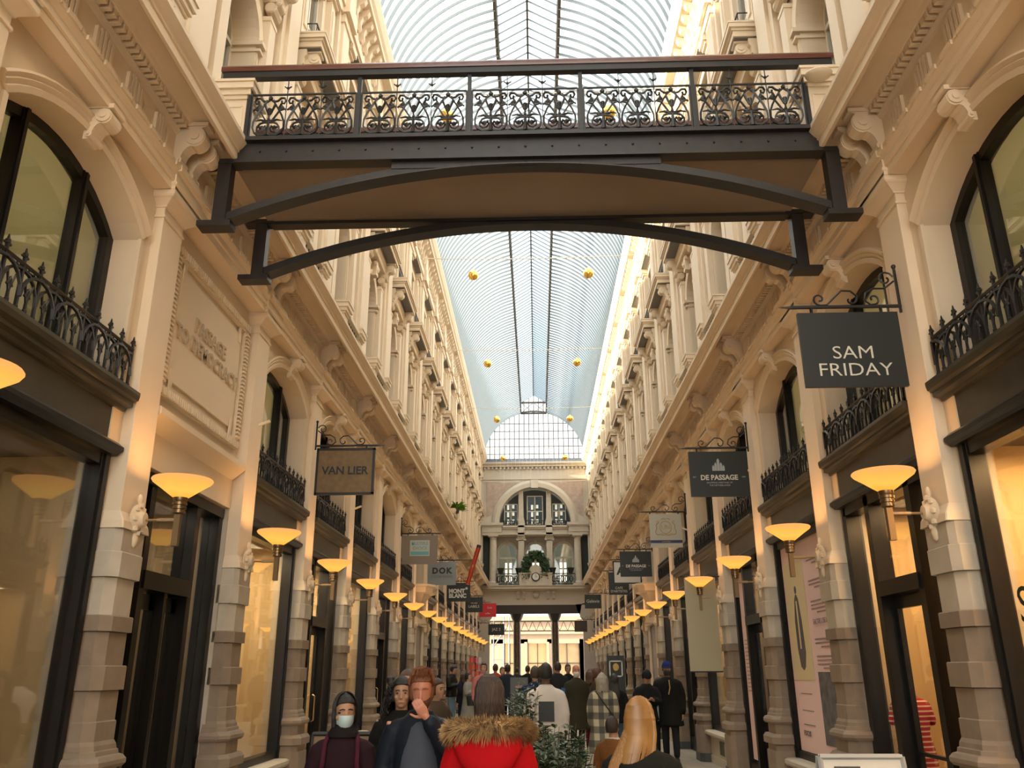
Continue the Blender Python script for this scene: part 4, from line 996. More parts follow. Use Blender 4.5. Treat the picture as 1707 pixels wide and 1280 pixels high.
# columns of the end wall
def end_col(x, z0, z1, r_, y, lab, sq=False):
    rt_ = empty('column', (x, y, 0)); tag(rt_, lab, 'column', 'columns of the end wall')
    if sq:
        b = MB(); b.box(-r_, r_, -r_ * .6, r_ * .6, z0 + .15, z1 - .3); b.obj('shaft', 'stone', rt_)
        b = MB(); b.box(-r_ * 1.3, r_ * 1.3, -r_, r_, z1 - .12, z1); 
        for s in (-1, 1): b.lathe([(.09, -.14), (.09, .14)], 10, c=(s * r_ * 1.2, 0, z1 - .2), ax='y')
        b.box(-r_ * 1.1, r_ * 1.1, -r_ * .8, r_ * .8, z1 - .24, z1 - .12); b.obj('capital', 'stone', rt_)
    else:
        b = MB(); b.lathe([(r_, z0 + .25), (r_ * .98, z0 + 1), (r_ * .86, z1 - .25)], 18); b.obj('shaft', 'stone', rt_, smooth=True)
        b = MB(); b.lathe([(r_ * .9, z1 - .28), (r_ * 1.0, z1 - .25), (r_ * .9, z1 - .22), (r_ * .9, z1 - .16), (r_ * 1.25, z1 - .08)], 18); b.box(-r_ * 1.35, r_ * 1.35, -r_ * 1.35, r_ * 1.35, z1 - .08, z1); b.obj('capital', 'stone', rt_)
    b = MB(); b.box(-r_ * 1.4, r_ * 1.4, -r_ * 1.2, r_ * 1.2, z0, z0 + .14); b.lathe([(r_ * 1.3, z0 + .14), (r_ * 1.3, z0 + .2), (r_ * 1.05, z0 + .27)], 18) if not sq else None; b.obj('base', 'stone', rt_)
for x, n_ in ((-2.56, 'left'), (2.56, 'right')): end_col(x, 6.53, 9.55, .23, yF + .12, 'round stone column on the balcony of the end wall, far %s' % n_)
for x, n_ in ((-.86, 'left'), (.86, 'right')): end_col(x, 6.53, 9.55, .18, yF + .45, 'square pier with scroll capital %s of the central arched window' % n_, True)
for x, n_ in ((-.86, 'left'), (.86, 'right')):
    b = MB(); b.loft([[(x - .28, yF + .3, 10.16), (x + .28, yF + .3, 10.16), (x + .28, yF + .6, 10.16), (x - .28, yF + .6, 10.16)], [(x - .16, yF + .3, 10.7), (x + .16, yF + .3, 10.7), (x + .16, yF + .6, 10.7), (x - .16, yF + .6, 10.7)], [(x - .14, yF + .3, 12.4), (x + .14, yF + .3, 12.4), (x + .14, yF + .6, 12.4), (x - .14, yF + .6, 12.4)]])
    o = b.obj('column', 'stone'); tag(o, 'flared stone pier inside the big end arch, %s one' % n_, 'column', 'piers of the big end arch')
b = MB(); P = arch_poly(2.2, 10.3, 12.5, 10.16, 30); b.prism([(x, z) for x, z in P], 'y', yF + .9, yF + .95); struct(b.obj('wall_end_upper_room', 'darkroom'))
for xc, hw in ((-1.5, .42), (0, .5), (1.5, .42)):
    b = MB(); zt = 12.1 if xc == 0 else 11.6
    for x in (xc - hw, xc - .02, xc + hw - .04): b.box(x, x + .05, yF + .72, yF + .78, 10.3, zt)
    for z in (10.3, 11.1, zt - .05): b.box(xc - hw, xc + hw, yF + .72, yF + .78, z, z + .05)
    fr = struct(b.obj(winname(), 'winframe')); g = MB(); g.box(xc - hw, xc + hw, yF + .75, yF + .76, 10.3, zt); g.obj('pane', 'upglass', fr)
    g = MB(); 
    for z in (10.35, 10.8, 11.25): g.box(xc - .24, xc - .1, yF + .84, yF + .85, z, z + .3); g.box(xc + .08, xc + .22, yF + .84, yF + .85, z + .08, z + .3)
    g.obj('glow_panes', mat('painted_daylight_upper', (.9, .9, .9), emit=(1, .95, .85), estr=.38), fr)  # daylight in the arch windows is imitated by emission on these sheets
def railing(x0, x1, z0, z1, y, lab, step=.09):
    b = MB(); n_ = int((x1 - x0) / step); z0 += .0
    for z in (z0, z1): b.tube([(x0, y, z), (x1, y, z)], .035, 4)
    for i in range(n_ + 1): x = x0 + (x1 - x0) * i / n_; b.tube([(x, y, z0), (x, y, z1)], .020, 4)
    for i in range(int((x1 - x0) / .26)):
        x = x0 + .13 + .26 * i; b.tube([(x + .1 * math.cos(a * PI / 4), y, (z0 + z1) / 2 + .17 * math.sin(a * PI / 4)) for a in range(8)], .03, 4, closed=True)
    o = b.obj('balustrade', 'iron'); tag(o, lab, 'balustrade', 'iron balustrades of the end wall')
railing(-2.35, -.95, 6.62, 7.22, yF - .1, 'black iron balustrade left of the clock'); railing(.95, 2.35, 6.62, 7.22, yF - .1, 'black iron balustrade right of the clock')
railing(-2.1, -1.05, 10.16, 10.45, yF + .25, 'low black railing in the big end arch, left opening'); railing(-.6, .6, 10.16, 10.45, yF + .25, 'low black railing in the big end arch, middle opening'); railing(1.05, 2.1, 10.16, 10.45, yF + .25, 'low black railing in the big end arch, right opening')
ck = empty('clock_gable', (0, yF - .15, 0)); tag(ck, 'stone gable with a round white clock at the centre of the end balcony', 'clock')
b = MB(); b.box(-.98, .98, -.12, .2, 6.53, 7.2); b.box(-1.02, 1.02, -.16, .24, 7.2, 7.26); b.prism([(-.75, 7.26), (-.5, 7.3), (-.36, 7.5), (-.3, 7.62), (0, 7.78), (.3, 7.62), (.36, 7.5), (.5, 7.3), (.75, 7.26)], 'y', -.1, .12); b.box(-.06, .06, -.08, .08, 7.7, 8.05); b.obj('gable', 'stone', ck)
b = MB(); b.lathe([(.26, 0), (.26, -.04), (.22, -.05), (.001, -.05)], 24, c=(0, -.12, 7.02), ax='y'); b.obj('clock_rim', 'iron', ck)
b = MB(); b.lathe([(.20, -.052), (.001, -.055)], 24, c=(0, -.12, 7.02), ax='y'); b.obj('clock_face', 'atmw', ck)
b = MB(); b.box(-.01, .01, -.185, -.178, 7.02, 7.17); b.box(0, .1, -.185, -.178, 7.01, 7.03); b.obj('clock_hands', 'iron', ck)
# lunette glazing and blue parapet
b = MB(); b.box(-3.25, 3.25, YE - .02, YE + .04, 14.05, 14.32); struct(b.obj('trim_10', mat('blue_grey_parapet', (0.07, 0.09, 0.14), .6, noise=.8, nscale=12, col2=(0.2, 0.22, 0.26))))
b = MB()
for i in range(21):
    x = -3.1 + .31 * i; zt = ZC + math.sqrt(max(0, RR ** 2 - x * x))
    if abs(x) < .82: zt = 18.5 - abs(x) * .62
    if zt > 14.4: b.box(x - .022, x + .022, YE - .05, YE + .02, 14.3, zt)
for z in (14.62, 15.1, 15.6, 16.1, 16.6): hw = math.sqrt(RR ** 2 - (z - ZC) ** 2) if z > ZC else RR; b.box(-hw, hw, YE - .02, YE + .01, z - .018, z + .018)
for z in (17.28, 18.0): b.box(-.82, .82, YE - .06, YE + .02, z - .05, z + .05)
for s in (-1, 1):
    b.tube([(s * .8, YE - .03, 17.3), (0, YE - .03, 18.0)], .02, 4); b.tube([(0, YE - .03, 17.3), (s * .8, YE - .03, 18.0)], .02, 4)
P = arc_pts(RR, ZC, ZC + RR, 40); b.tube([(x, YE - .03, z) for x, z in P], .05, 4)
fr = struct(b.obj(winname(), 'roofmain'))
g = MB(); g.prism([(x, z) for x, z in P], 'y', YE + .0, YE + .008); g.prism([(-.8, 17.3), (.8, 17.3), (.8, 18), (0, 18.5), (-.8, 18)], 'y', YE, YE + .008); g.obj('pane', dusty('lunette_glass', (.60, .61, .62), .05, (.5, .55, .6)), fr)

# ------------------------------------------------------------------ passage mouth, street beyond
o = MB(); o.box(-2.6, 2.6, yF + .05, yF + .35, 4.92, 5.42); o.prism([(-2.7, 5.42), (-2.6, 4.92), (2.6, 4.92), (2.7, 5.42)], 'y', yF, yF + .06); struct(o.obj('trim_11', mat('dark_brown_lintel', (0.035, 0.024, 0.016), .6)))
for x, nm in ((-1.15, 'left'), (1.1, 'right')):
    r = empty('column', (x, yF + .35, 0)); tag(r, 'dark bronze column carrying the far passage lintel, %s one' % nm, 'column', 'dark columns of the far passage')
    b = MB(); b.lathe([(.28, 0), (.28, .5), (.22, .6), (.22, 4.2), (.2, 4.45)], 16); b.obj('shaft', mat('dark_bronze_%s' % nm, (0.018, 0.013, 0.01), .4, noise=.9, nscale=14, col2=(0.16, 0.09, 0.03)), r, smooth=True)
    b = MB(); b.lathe([(.2, 4.45), (.28, 4.6), (.42, 4.92)], 16); b.obj('capital', 'girder', r)
ob = empty('street_building', (0, 63, 0)); tag(ob, 'sunlit peach stone building across the street, seen through the far passage', 'building')
M['peach'] = mat('peach_limestone', (0.38, 0.27, 0.18), .7, noise=.4, nscale=1.2)
b = MB()
for x0, x1 in ((-3.3, -2.35), (-1.55, -.65), (.75, 1.25), (3.1, 4.1)): b.box(x0, x1, 0, .4, 0, 3.9)
b.box(-3.6, 6, 0, .4, 3.6, 5.4); b.box(-3.6, 6, -.15, .4, 4.25, 4.4); b.box(-3.6, 6, -.2, .4, 5.2, 5.5); b.box(3.1, 6, 0, .4, 0, 3.9); b.box(-4.6, -3.3, .2, .4, 0, 5.4)
for x in (-.8, .8): b.box(x - .1, x + .1, -.06, 0, 0, 3.7)
b.obj('wall', 'peach', ob)
for x0, x1 in ((-2.35, -1.55), (-.65, .75), (1.25, 3.1)):
    b = MB(); 
    for x in (x0, (x0 + x1) / 2 - .02, x1 - .05): b.box(x, x + .05, .15, .2, 0, 3.6)
    b.box(x0, x1, .15, .2, 2.2, 2.27); fr = b.obj('window', 'roofmain', ob)
    g = MB(); g.box(x0, x1, .24, .26, 0, 3.6); g.obj('pane', mat('warm_glow_pane', (.4, .28, .15), .5, noise=.9, nscale=1.5, emit=(1.0, .62, .25), estr=.25 if x0 < 1 else .08), fr)  # warm glow is put into the pane itself as emission
ob = empty('modern_building', (0, 70, 0)); tag(ob, 'tall grey and pink building behind the scaffold across the street', 'building')
b = MB(); b.box(-14, -3.6, 0, 6, 0, 9); b.box(4, 14, 0, 6, 0, 9); b.obj('wall', mat('pinkish_render', (.25, .23, .22), .7), ob)
b = MB()
for x in range(-13, -4, 2): b.box(x, x + 1.2, -.02, .05, 1, 3.5); b.box(x, x + 1.2, -.02, .05, 4.5, 7)
b.obj('window', mat('dark_panes', (.06, .07, .09), .2), ob)
sf = empty('steel_scaffold', (0, 55.5, 0)); tag(sf, 'dark steel scaffold and truss just outside the far passage', 'scaffold')
b = MB()
for z in (4.15, 4.75): b.tube([(-3, 0, z), (3, 0, z)], .04, 5)
for i in range(12): x = -3 + .5 * i; b.tube([(x, 0, 4.15), (x + .25, 0, 4.75)], .022, 4); b.tube([(x + .25, 0, 4.75), (x + .5, 0, 4.15)], .022, 4)
b.obj('truss', 'girder', sf)
b = MB()
for x in (-2.75, -2.1, -1.75): b.tube([(x, 0, 0), (x, 0, 5.2)], .035, 5)
for z in (1.5, 2.4, 3.3): b.tube([(-2.75, 0, z), (-2.1, 0, z)], .025, 4)
b.tube([(-2.75, 0, 3.2), (-1.9, 0, 4.4)], .04, 5)
b.obj('pole', 'roofbar', sf)

# ------------------------------------------------------------------ gold baubles and light strings
for i in range(5):
    y = 14.1 + 7.2 * i
    for s, nm in ((-1, 'left'), (1, 'right')):
        r = empty('gold_bauble', (s * 1.64, y, 12.42)); tag(r, '%s shiny gold ball hanging under the glass roof, %s pair from the footbridge' % (nm, ORD[i]), 'bauble', 'gold balls hanging under the roof')
        b = MB(); b.sphere((0, 0, 0), .15, 16); b.obj('ball', 'gold', r, smooth=True)
        b = MB(); b.lathe([(.025, .14), (.025, .18)], 8); b.tube([(0, 0, .17), (0, 0, .55)], .004, 4); b.obj('hook', 'gold', r)
    b = MB(); P = [(-3.05 + 6.1 * j / 20, y, 12.98 - .06 * math.sin(PI * j / 20)) for j in range(21)]
    b.tube(P, .014, 4)
    o = b.obj('light_string', mat('white_cable', (.7, .65, .55), .5) if i == 0 else bpy.data.materials['white_cable']); tag(o, 'thin white cable stretched across the arcade above the %s pair of gold balls' % ORD[i], 'cable', 'cables across the arcade')
b = MB()
for i in range(21):
    x = -2.0 + .2 * i; zb = 12.0 - .5 * ((i * 7) % 5) * .5
    b.tube([(x, 42.9, 12.95), (x + .01, 42.9, zb)], .006, 4)
o = b.obj('curtain_lights', bpy.data.materials['white_cable']); tag(o, 'thin vertical strings of a light curtain hanging before the end wall', 'light curtain')
# ------------------------------------------------------------------ people
FZ = 0.085
def limb(mb, pts, rad, n=10, flat=1.0):
    pts = [Vector(p) for p in pts]; rings = []; N = len(pts); nrm = None
    for i, p in enumerate(pts):
        t = (pts[min(i + 1, N - 1)] - pts[max(i - 1, 0)]).normalized()
        if nrm is None: nrm = Vector((1, 0, 0)) if abs(t.x) < .8 else Vector((0, 1, 0))
        nrm = (nrm - t * nrm.dot(t)).normalized(); bi = t.cross(nrm)
        rings.append([p + (nrm * math.cos(2 * PI * j / n) + bi * math.sin(2 * PI * j / n) * flat) * rad[i] for j in range(n)])
    mb.loft(rings)
    for q, rr in ((pts[0], rad[0]), (pts[-1], rad[-1])): mb.sphere(q, rr * .98, 8)
    return mb
def ell(mb, levels, n=16, cx=0.0):
    mb.loft([[(cx + rx * math.cos(2 * PI * j / n), yo + ry * math.sin(2 * PI * j / n), z) for j in range(n)] for z, rx, ry, yo in levels]); return mb
def hand(mb, wr, dr, nm, s=1, curl=.5, thumb=1):
    # wr wrist point, dr unit direction to the fingers, nm palm normal, thumb side sign
    wr = Vector(wr); dr = Vector(dr).normalized(); nm = Vector(nm); nm = (nm - dr * nm.dot(dr)).normalized(); sd = dr.cross(nm) * thumb
    def Pt(a, b, c): return wr + dr * a + sd * b + nm * c
    limb(mb, [wr - dr * .02, Pt(.02, 0, 0)], [.026, .027], 8)
    rings = []
    for a, wd, th in ((.01, .026, .016), (.04, .038, .015), (.075, .041, .013), (.095, .038, .011)):
        rings.append([Pt(a, wd * math.cos(t), th * math.sin(t)) for t in [2 * PI * j / 10 for j in range(10)]])
    mb.loft(rings)
    for b, ln in ((.030, .068), (.010, .078), (-.010, .072), (-.029, .056)):
        p = Pt(.088, b, 0); pts = [p]; ang = 0
        for q in range(3):
            ang += curl * (.5 + .35 * q); seg = ln * (.42, .33, .25)[q]; p = p + (dr * math.cos(ang) + nm * math.sin(ang)) * seg; pts.append(p)
        limb(mb, pts, [.0092, .0088, .0082, .007], 7)
    p = Pt(.03, .032, .004); pts = [p, p + (dr * .5 + sd * .75 + nm * .25) * .038, p + (dr * .9 + sd * .9 + nm * .5).normalized() * .072]
    limb(mb, pts, [.0125, .011, .009], 7)
def remesh(o, vox, sm=2, fac=.5):
    m = o.modifiers.new('union', 'REMESH'); m.mode = 'VOXEL'; m.voxel_size = vox; m.use_smooth_shade = True
    if sm: s = o.modifiers.new('smooth', 'SMOOTH'); s.iterations = sm; s.factor = fac
MATC = {}
def cloth(name, col, noise=.5, nscale=9, bump=.35, rough=.85):
    if name not in MATC: MATC[name] = mat(name, col, rough, noise=noise, nscale=nscale, bump=bump, spec=.15)
    return MATC[name]
SKIN = {'fair': mat('fair_skin', (.50, .29, .20), .55), 'tan': mat('tan_skin', (.36, .20, .12), .55), 'dark': mat('dark_skin', (.12, .06, .035), .55), 'red': mat('ruddy_skin', (.48, .20, .13), .55)}
M['eye_dark'] = mat('dark_eye', (.02, .013, .01), .2); M['lips'] = mat('lip_colour', (.33, .11, .09), .5); M['mask_blue'] = mat('surgical_mask_blue', (.40, .52, .55), .7, bump=.2, nscale=20)
M['mask_white'] = mat('mask_white', (.62, .62, .6), .7); M['mask_black'] = mat('mask_black', (.02, .02, .025), .7)
def arms_down(sw=.21): return [[(-sw, 0, 1.37), (-sw - .045, .015, 1.12), (-sw - .04, -.05, .86)], [(sw, 0, 1.37), (sw + .045, .015, 1.12), (sw + .04, -.05, .86)]]
def phone_arms(): return [[(-.19, 0, 1.40), (-.24, -.02, 1.14), (-.08, -.24, 1.18)], [(.19, 0, 1.40), (.24, -.02, 1.14), (.08, -.24, 1.18)]]
def person(label, x, y, rot, h, skin='fair', coat=None, hem=.80, t=.02, flare=.02, pants=None, hair=None, haircol=(.03, .02, .012), arms=None, near=False, walk=.0,
           mask=None, tilt=0, turn=0, female=False, shoes=(.03, .03, .03), eyes=True, sleeves=True, drift=0):
    k = h / 1.75; arms = arms or arms_down(.185 if female else .20)
    vox = (.008 if near else .016); cv = (.012 if near else .022)
    b = MB()
    HT = Matrix.Translation((0, 0, 1.50)) @ Matrix.Rotation(R(turn), 4, 'Z') @ Matrix.Rotation(R(tilt), 4, 'X') @ Matrix.Translation((0, 0, -1.50))
    b.T = HT
    ell(b, [(1.512, .022, .03, -.045), (1.522, .040, .055, -.03), (1.55, .056, .078, -.018), (1.59, .066, .090, -.008), (1.63, .073, .097, -.002), (1.67, .076, .100, .0), (1.705, .070, .094, .003), (1.73, .052, .072, .004), (1.745, .028, .042, .004), (1.75, .008, .01, .004)], 18)
    b.loft([[(-.014, -.085, 1.585), (.014, -.085, 1.585), (.009, -.116, 1.592), (-.009, -.116, 1.592)], [(-.007, -.088, 1.64), (.007, -.088, 1.64), (.005, -.102, 1.64), (-.005, -.102, 1.64)]])
    b.sphere((0, -.090, 1.655), .016, 8, (3.0, .7, .6))
    b.sphere((0, -.092, 1.560), .012, 8, (2.2, .8, .9)); b.sphere((0, -.080, 1.530), .02, 8, (1.2, .8, .8))
    for s in (-1, 1): b.sphere((s * .076, .004, 1.622), .024, 8, (.35, .7, 1.15)); b.sphere((s * .042, -.070, 1.598), .022, 8)
    b.T = None
    limb(b, [(0, .01, 1.40), (0, .0, 1.48), (0, -.005, 1.55)], [.062, .056, .055], 12)
    ell(b, [(.86, .13, .09, 0), (.95, .16, .105, 0), (1.06, .13, .09, 0), (1.2, .145, .10, 0), (1.33, .155, .10, 0), (1.40, .12, .075, 0), (1.44, .06, .06, 0)], 14)
    for i, s in enumerate((-1, 1)):
        ky = -.10 * walk * s; ay = -.28 * walk * s
        limb(b, [(s * .085, 0, .90), (s * .09, ky - .02, .48), (s * .09, ay + .01, .09)], [.082, .055, .038])
        limb(b, [(s * .09, ay + .04, .045), (s * .095, ay - .13, .035)], [.038, .032])
        P = [Vector(p) for p in arms[i][:3]]; limb(b, [(s * .13, 0, 1.375)] + P, [.045, .046, .040, .027])
    for i, s in enumerate((-1, 1)):
        P = [Vector(p) for p in arms[i][:3]]; d = (P[2] - P[1]).normalized()
        nmv = Vector((-s, 0, 0)) if d.z < -.5 else Vector((0, .3, 1)) if len(arms[i]) < 4 else Vector(arms[i][3])
        if near or True: hand(b, P[2] + d * .012, d, nmv, curl=.35 if d.z < -.5 else .6, thumb=(1 if d.z < -.5 else s))
    root = b.obj('person', SKIN[skin], smooth=True); root.location = (x, y, FZ); root.rotation_euler = (0, 0, rot); root.scale = (k, k, k)
    remesh(root, vox * .8, 1)
    tag(root, label, 'person')
    if eyes and abs(rot) < 2:
        b = MB(); b.T = HT
        for s in (-1, 1): b.sphere((s * .031, -.083, 1.635), .0115, 8, (1.3, .8, .6))
        b.obj('eyes', 'eye_dark', root)
        b = MB(); b.T = HT
        for s in (-1, 1): b.tube([(s * .052, -.084, 1.655), (s * .03, -.098, 1.662), (s * .012, -.100, 1.657)], .0045, 5)
        b.obj('eyebrows', mat('brow', haircol, .8), root)
        if not mask: b = MB(); b.T = HT; b.sphere((0, -.099, 1.560), .008, 8, (2.9, .6, .7)); b.obj('mouth', 'lips', root)
    # trousers
    pc = pants or cloth('dark_trousers', (.02, .02, .022))
    b = MB(); ell(b, [(.84, .13, .10, 0), (.92, .165, .115, 0), (1.02, .155, .105, 0), (1.06, .15, .10, 0)], 14)
    for s in (-1, 1):
        ky = -.10 * walk * s; ay = -.28 * walk * s
        limb(b, [(s * .085, 0, .90), (s * .09, ky - .02, .50), (s * .09, ay + .01, .12)], [.095, .072, .062])
    o = b.obj('trousers', pc, root, smooth=True); remesh(o, cv, 2)
    b = MB()
    for s in (-1, 1):
        ay = -.28 * walk * s
        limb(b, [(s * .09, ay + .05, .045), (s * .095, ay - .06, .05), (s * .098, ay - .15, .035)], [.045, .045, .036]); b.box(s * .092 - .042, s * .092 + .042, ay - .18, ay + .09, 0, .022)
    o = b.obj('shoes', cloth('shoe_%d' % int(shoes[0] * 100), shoes, bump=0, rough=.5), root, smooth=True); remesh(o, .014, 1)
    # coat
    if coat:
        sx = .92 if female else 1.0
        b = MB()
        lv = [(1.495, .052 + t, .056 + t, .0), (1.468, .066 + t, .066 + t, .0), (1.445, .095 * sx + t, .078 + t, .0), (1.415, .130 * sx + t, .088 + t, 0), (1.37, .158 * sx + t, .100 + t, 0), (1.27, .165 * sx + t, .112 + t, 0), (1.12, .155 * sx + t, .108 + t, 0), (1.02, .155 * sx + t, .108 + t, 0), (.92, .172 + t, .118 + t, 0)]
        lv = [l for l in lv if l[0] > hem + .04] + [(hem + .01, .172 + t + flare, .118 + t + flare, 0), (hem, .16 + t + flare, .11 + t + flare, 0)]
        ell(b, lv, 20)
        if sleeves:
            for i, s in enumerate((-1, 1)):
                P = [Vector(p) for p in arms[i][:3]]; e = P[1] + (P[2] - P[1]) * .93
                limb(b, [(s * .135, 0, 1.372), (P[0].x * .93, P[0].y, 1.352), (P[0] + P[1]) / 2, P[1], (P[1] + e) / 2, e], [.052 + t * .8, .055 + t * .8, .052 + t * .8, .047 + t * .8, .042 + t * .7, .037 + t * .7], 12)
        o = b.obj('coat', coat, root, smooth=True); remesh(o, cv, 5 if near else 3)
    # hair
    hc = hair and mat('hair_' + hair, haircol, .45, noise=.7, nscale=22, col2=tuple(c * .35 for c in haircol), bump=.5, stretch=(6, 6, .5))
    if hair in ('short', 'bun', 'long', 'curly', 'wavy', 'cap', 'beanie', 'part'):
        b = MB(); b.T = HT; g = .016 if near else .014
        def shell(z0, face=.045):
            n = 22; rings = []
            base = [(1.53, .058, .080, .012), (1.56, .066, .088, .006), (1.60, .074, .096, .004), (1.64, .078, .102, .002), (1.675, .078, .102, .002), (1.705, .071, .094, .003), (1.73, .059, .080, .004), (1.75, .044, .062, .004), (1.766, .026, .04, .004), (1.778, .006, .014, .004), (1.784, -.010, -.006, .004)]
            for z, rx, ry, yo in [q for q in base if q[0] >= z0]:
                ring = []
                for j in range(n):
                    a = 2 * PI * j / n; xx = (rx + g) * math.cos(a); yy = (ry + g) * math.sin(a) + yo
                    if z < 1.695 and math.sin(a) < -.25: yy = max(yy, -.25 * (ry + g)); xx *= .96
                    if z >= 1.695 and math.sin(a) < 0: yy *= 1 - .10 * -math.sin(a)
                    ring.append((xx, yy, z))
                rings.append(ring)
            b.loft(rings)
        if hair == 'short': shell(1.56)
        if hair == 'part': shell(1.56); b.sphere((.02, -.075, 1.735), .035, 10, (1.6, 1, .6))
        if hair == 'bun': shell(1.53); b.sphere((0, .07, 1.53), .055, 10, (1.25, .8, .7))
        if hair == 'long':
            shell(1.53); b.T = None
            rings = []
            for z, w_, dpt, yo in ((1.66, .088, .06, .04), (1.58, .094, .055, .05), (1.50, .098, .05, .07), (1.40, .11, .045, .10), (1.30, .10, .035, .12), (1.22, .07, .02, .125)):
                rings.append([(drift * (1.62 - z) + w_ * math.cos(2 * PI * j / 16), yo + dpt * math.sin(2 * PI * j / 16), z) for j in range(16)])
            b.loft(rings)
        if hair == 'wavy':
            shell(1.53)
            for i in range(26):
                a = PI * (-.08 + 1.16 * i / 25); rr = .085
                z1 = 1.44 + .04 * math.sin(i * 2.3)
                P = [(rr * math.cos(a), .01 + .105 * math.sin(a), 1.68), ((rr + .018) * math.cos(a), .015 + .12 * math.sin(a), 1.60), ((rr + .012) * math.cos(a + .1), .02 + .115 * math.sin(a + .1), 1.53), ((rr + .035) * math.cos(a - .05), .02 + .135 * math.sin(a), z1)]
                limb(b, P, [.026, .026, .022, .010], 6)
        if hair == 'curly':
            shell(1.55); rr_ = random.Random(3)
            for i in range(90):
                a = PI * (-.12 + 1.24 * rr_.random()); z = 1.40 + .34 * rr_.random(); q = 1 if z > 1.6 else 1 + (1.6 - z) * 2.2
                b.sphere(((.10 + .02 * rr_.random()) * math.cos(a) * q, .02 + .105 * math.sin(a), z + .01), .030 + .012 * rr_.random(), 7)
        if hair in ('cap', 'beanie'):
            shell(1.57)
        o = b.obj('hair', hc, root, smooth=True); remesh(o, .009 if near else .014, 1)
    if near and hair in ('part', 'bun', 'long', 'curly'):
        b = MB(); b.T = HT; rr_ = random.Random(len(label))
        for i in range(420 if hair != 'curly' else 230):
            a = PI * (-.16 + 1.32 * rr_.random()); cx_, sy_ = math.cos(a), math.sin(a); jt = lambda q: q * (rr_.random() - .5)
            if hair == 'curly':
                z0 = 1.74 - .20 * rr_.random(); L0 = .16 + .22 * rr_.random(); P = []
                for j in range(14):
                    u = j / 13; ou = .10 + .075 * u + .03 * (1.70 - z0) * 4; ph = j * 1.5 + i
                    P.append((cx_ * ou + .013 * math.cos(ph), .02 + sy_ * (ou + .015) + .013 * math.sin(ph), z0 - L0 * u + .03 * math.sin(u * 3)))
                b.tube(P, .0065, 4, r2=.003)
            else:
                zt = {'part': 1.60, 'bun': 1.535, 'long': 1.50}[hair] + jt(.03); st = 1.70 + .05 * rr_.random()
                if hair == 'part' and sy_ < .2: zt = 1.66
                P = [(.02 * cx_ + jt(.02), .02 * sy_ + jt(.02), 1.789), (.055 * cx_, .072 * sy_ + .004, 1.770 + jt(.006)), (.078 * cx_, .100 * sy_ + .004, 1.742 + jt(.006)), (.092 * cx_ + jt(.006), .114 * sy_ + .004, 1.70), (.096 * cx_ + jt(.008), .120 * sy_ + .006, (1.70 + zt) / 2), (.088 * cx_ + jt(.012), .108 * sy_ + .010, zt)]
                b.tube(P, .0034, 3, r2=.0014)
        if hair == 'part':
            for i in range(90):
                x0 = -.06 + .13 * rr_.random(); b.tube([(x0 * .6, .0, 1.786), (x0, -.06, 1.778 + .012 * rr_.random()), (x0 * 1.1 + .02 * (rr_.random() - .5), -.108, 1.742 + .015 * rr_.random())], .0034, 3, r2=.0015)
        b.obj('hair_locks', hc, root)
    if hair in ('cap', 'beanie'):
        b = MB(); b.T = HT
        ell(b, [(1.655, .096, .122, 0), (1.70, .094, .118, 0), (1.74, .078, .10, 0), (1.775, .045, .06, 0), (1.785, .01, .012, 0)], 18)
        if hair == 'cap': b.loft([[(-.07, -.10, 1.665), (.07, -.10, 1.665), (.05, -.19, 1.655), (-.05, -.19, 1.655)], [(-.07, -.10, 1.68), (.07, -.10, 1.68), (.05, -.19, 1.668), (-.05, -.19, 1.668)]])
        b.obj('cap' if hair == 'cap' else 'beanie', cloth('blue_cap', (.01, .02, .11)) if hair == 'cap' else cloth('black_knit', (.012, .012, .013)), root, smooth=True)
    if mask:
        b = MB(); b.T = HT; rings = []
        for z, rx, ry in ((1.51, .05, .078), (1.535, .064, .098), (1.57, .070, .114), (1.60, .072, .116), (1.615, .072, .108)):
            rings.append([(rx * math.sin(a), -ry * math.cos(a) * 1.02 + .0, z) for a in [R(-72 + 144 * j / 12) for j in range(13)]] + [(rx * .95 * math.sin(a), -ry * .93 * math.cos(a), z) for a in [R(72 - 144 * j / 12) for j in range(13)]])
        b.loft(rings)
        for s in (-1, 1): b.tube([(s * .068, -.03, 1.61), (s * .080, .005, 1.635), (s * .078, .012, 1.60), (s * .066, -.03, 1.53)], .002, 4)
        b.obj('face_mask', mask, root, smooth=True)
    return root
c = cloth
# masked woman with a backpack
p = person('woman in a blue face mask and dark plum coat walking towards the camera', -1.26, 6.0, R(6), 1.50, 'tan', c('plum_black_coat', (.022, .008, .012)), hem=.62, t=.035, flare=.07, hair='long', haircol=(.012, .008, .007), near=True, mask='mask_blue', female=True, turn=14)
b = MB()
for s in (-1, 1): b.tube([(s * .11, -.02, 1.475), (s * .125, -.12, 1.42), (s * .13, -.165, 1.28), (s * .15, -.15, 1.12), (s * .19, -.06, 1.0)], .018, 8)
b.obj('backpack_straps', c('maroon_strap', (.06, .01, .022)), p, smooth=True)
b = MB(); ell(b, [(1.46, .13, .12, -.01), (1.49, .12, .115, -.01), (1.52, .10, .10, .0), (1.55, .08, .09, .01)], 16); o = b.obj('scarf', c('black_scarf', (.010, .008, .009)), p, smooth=True)
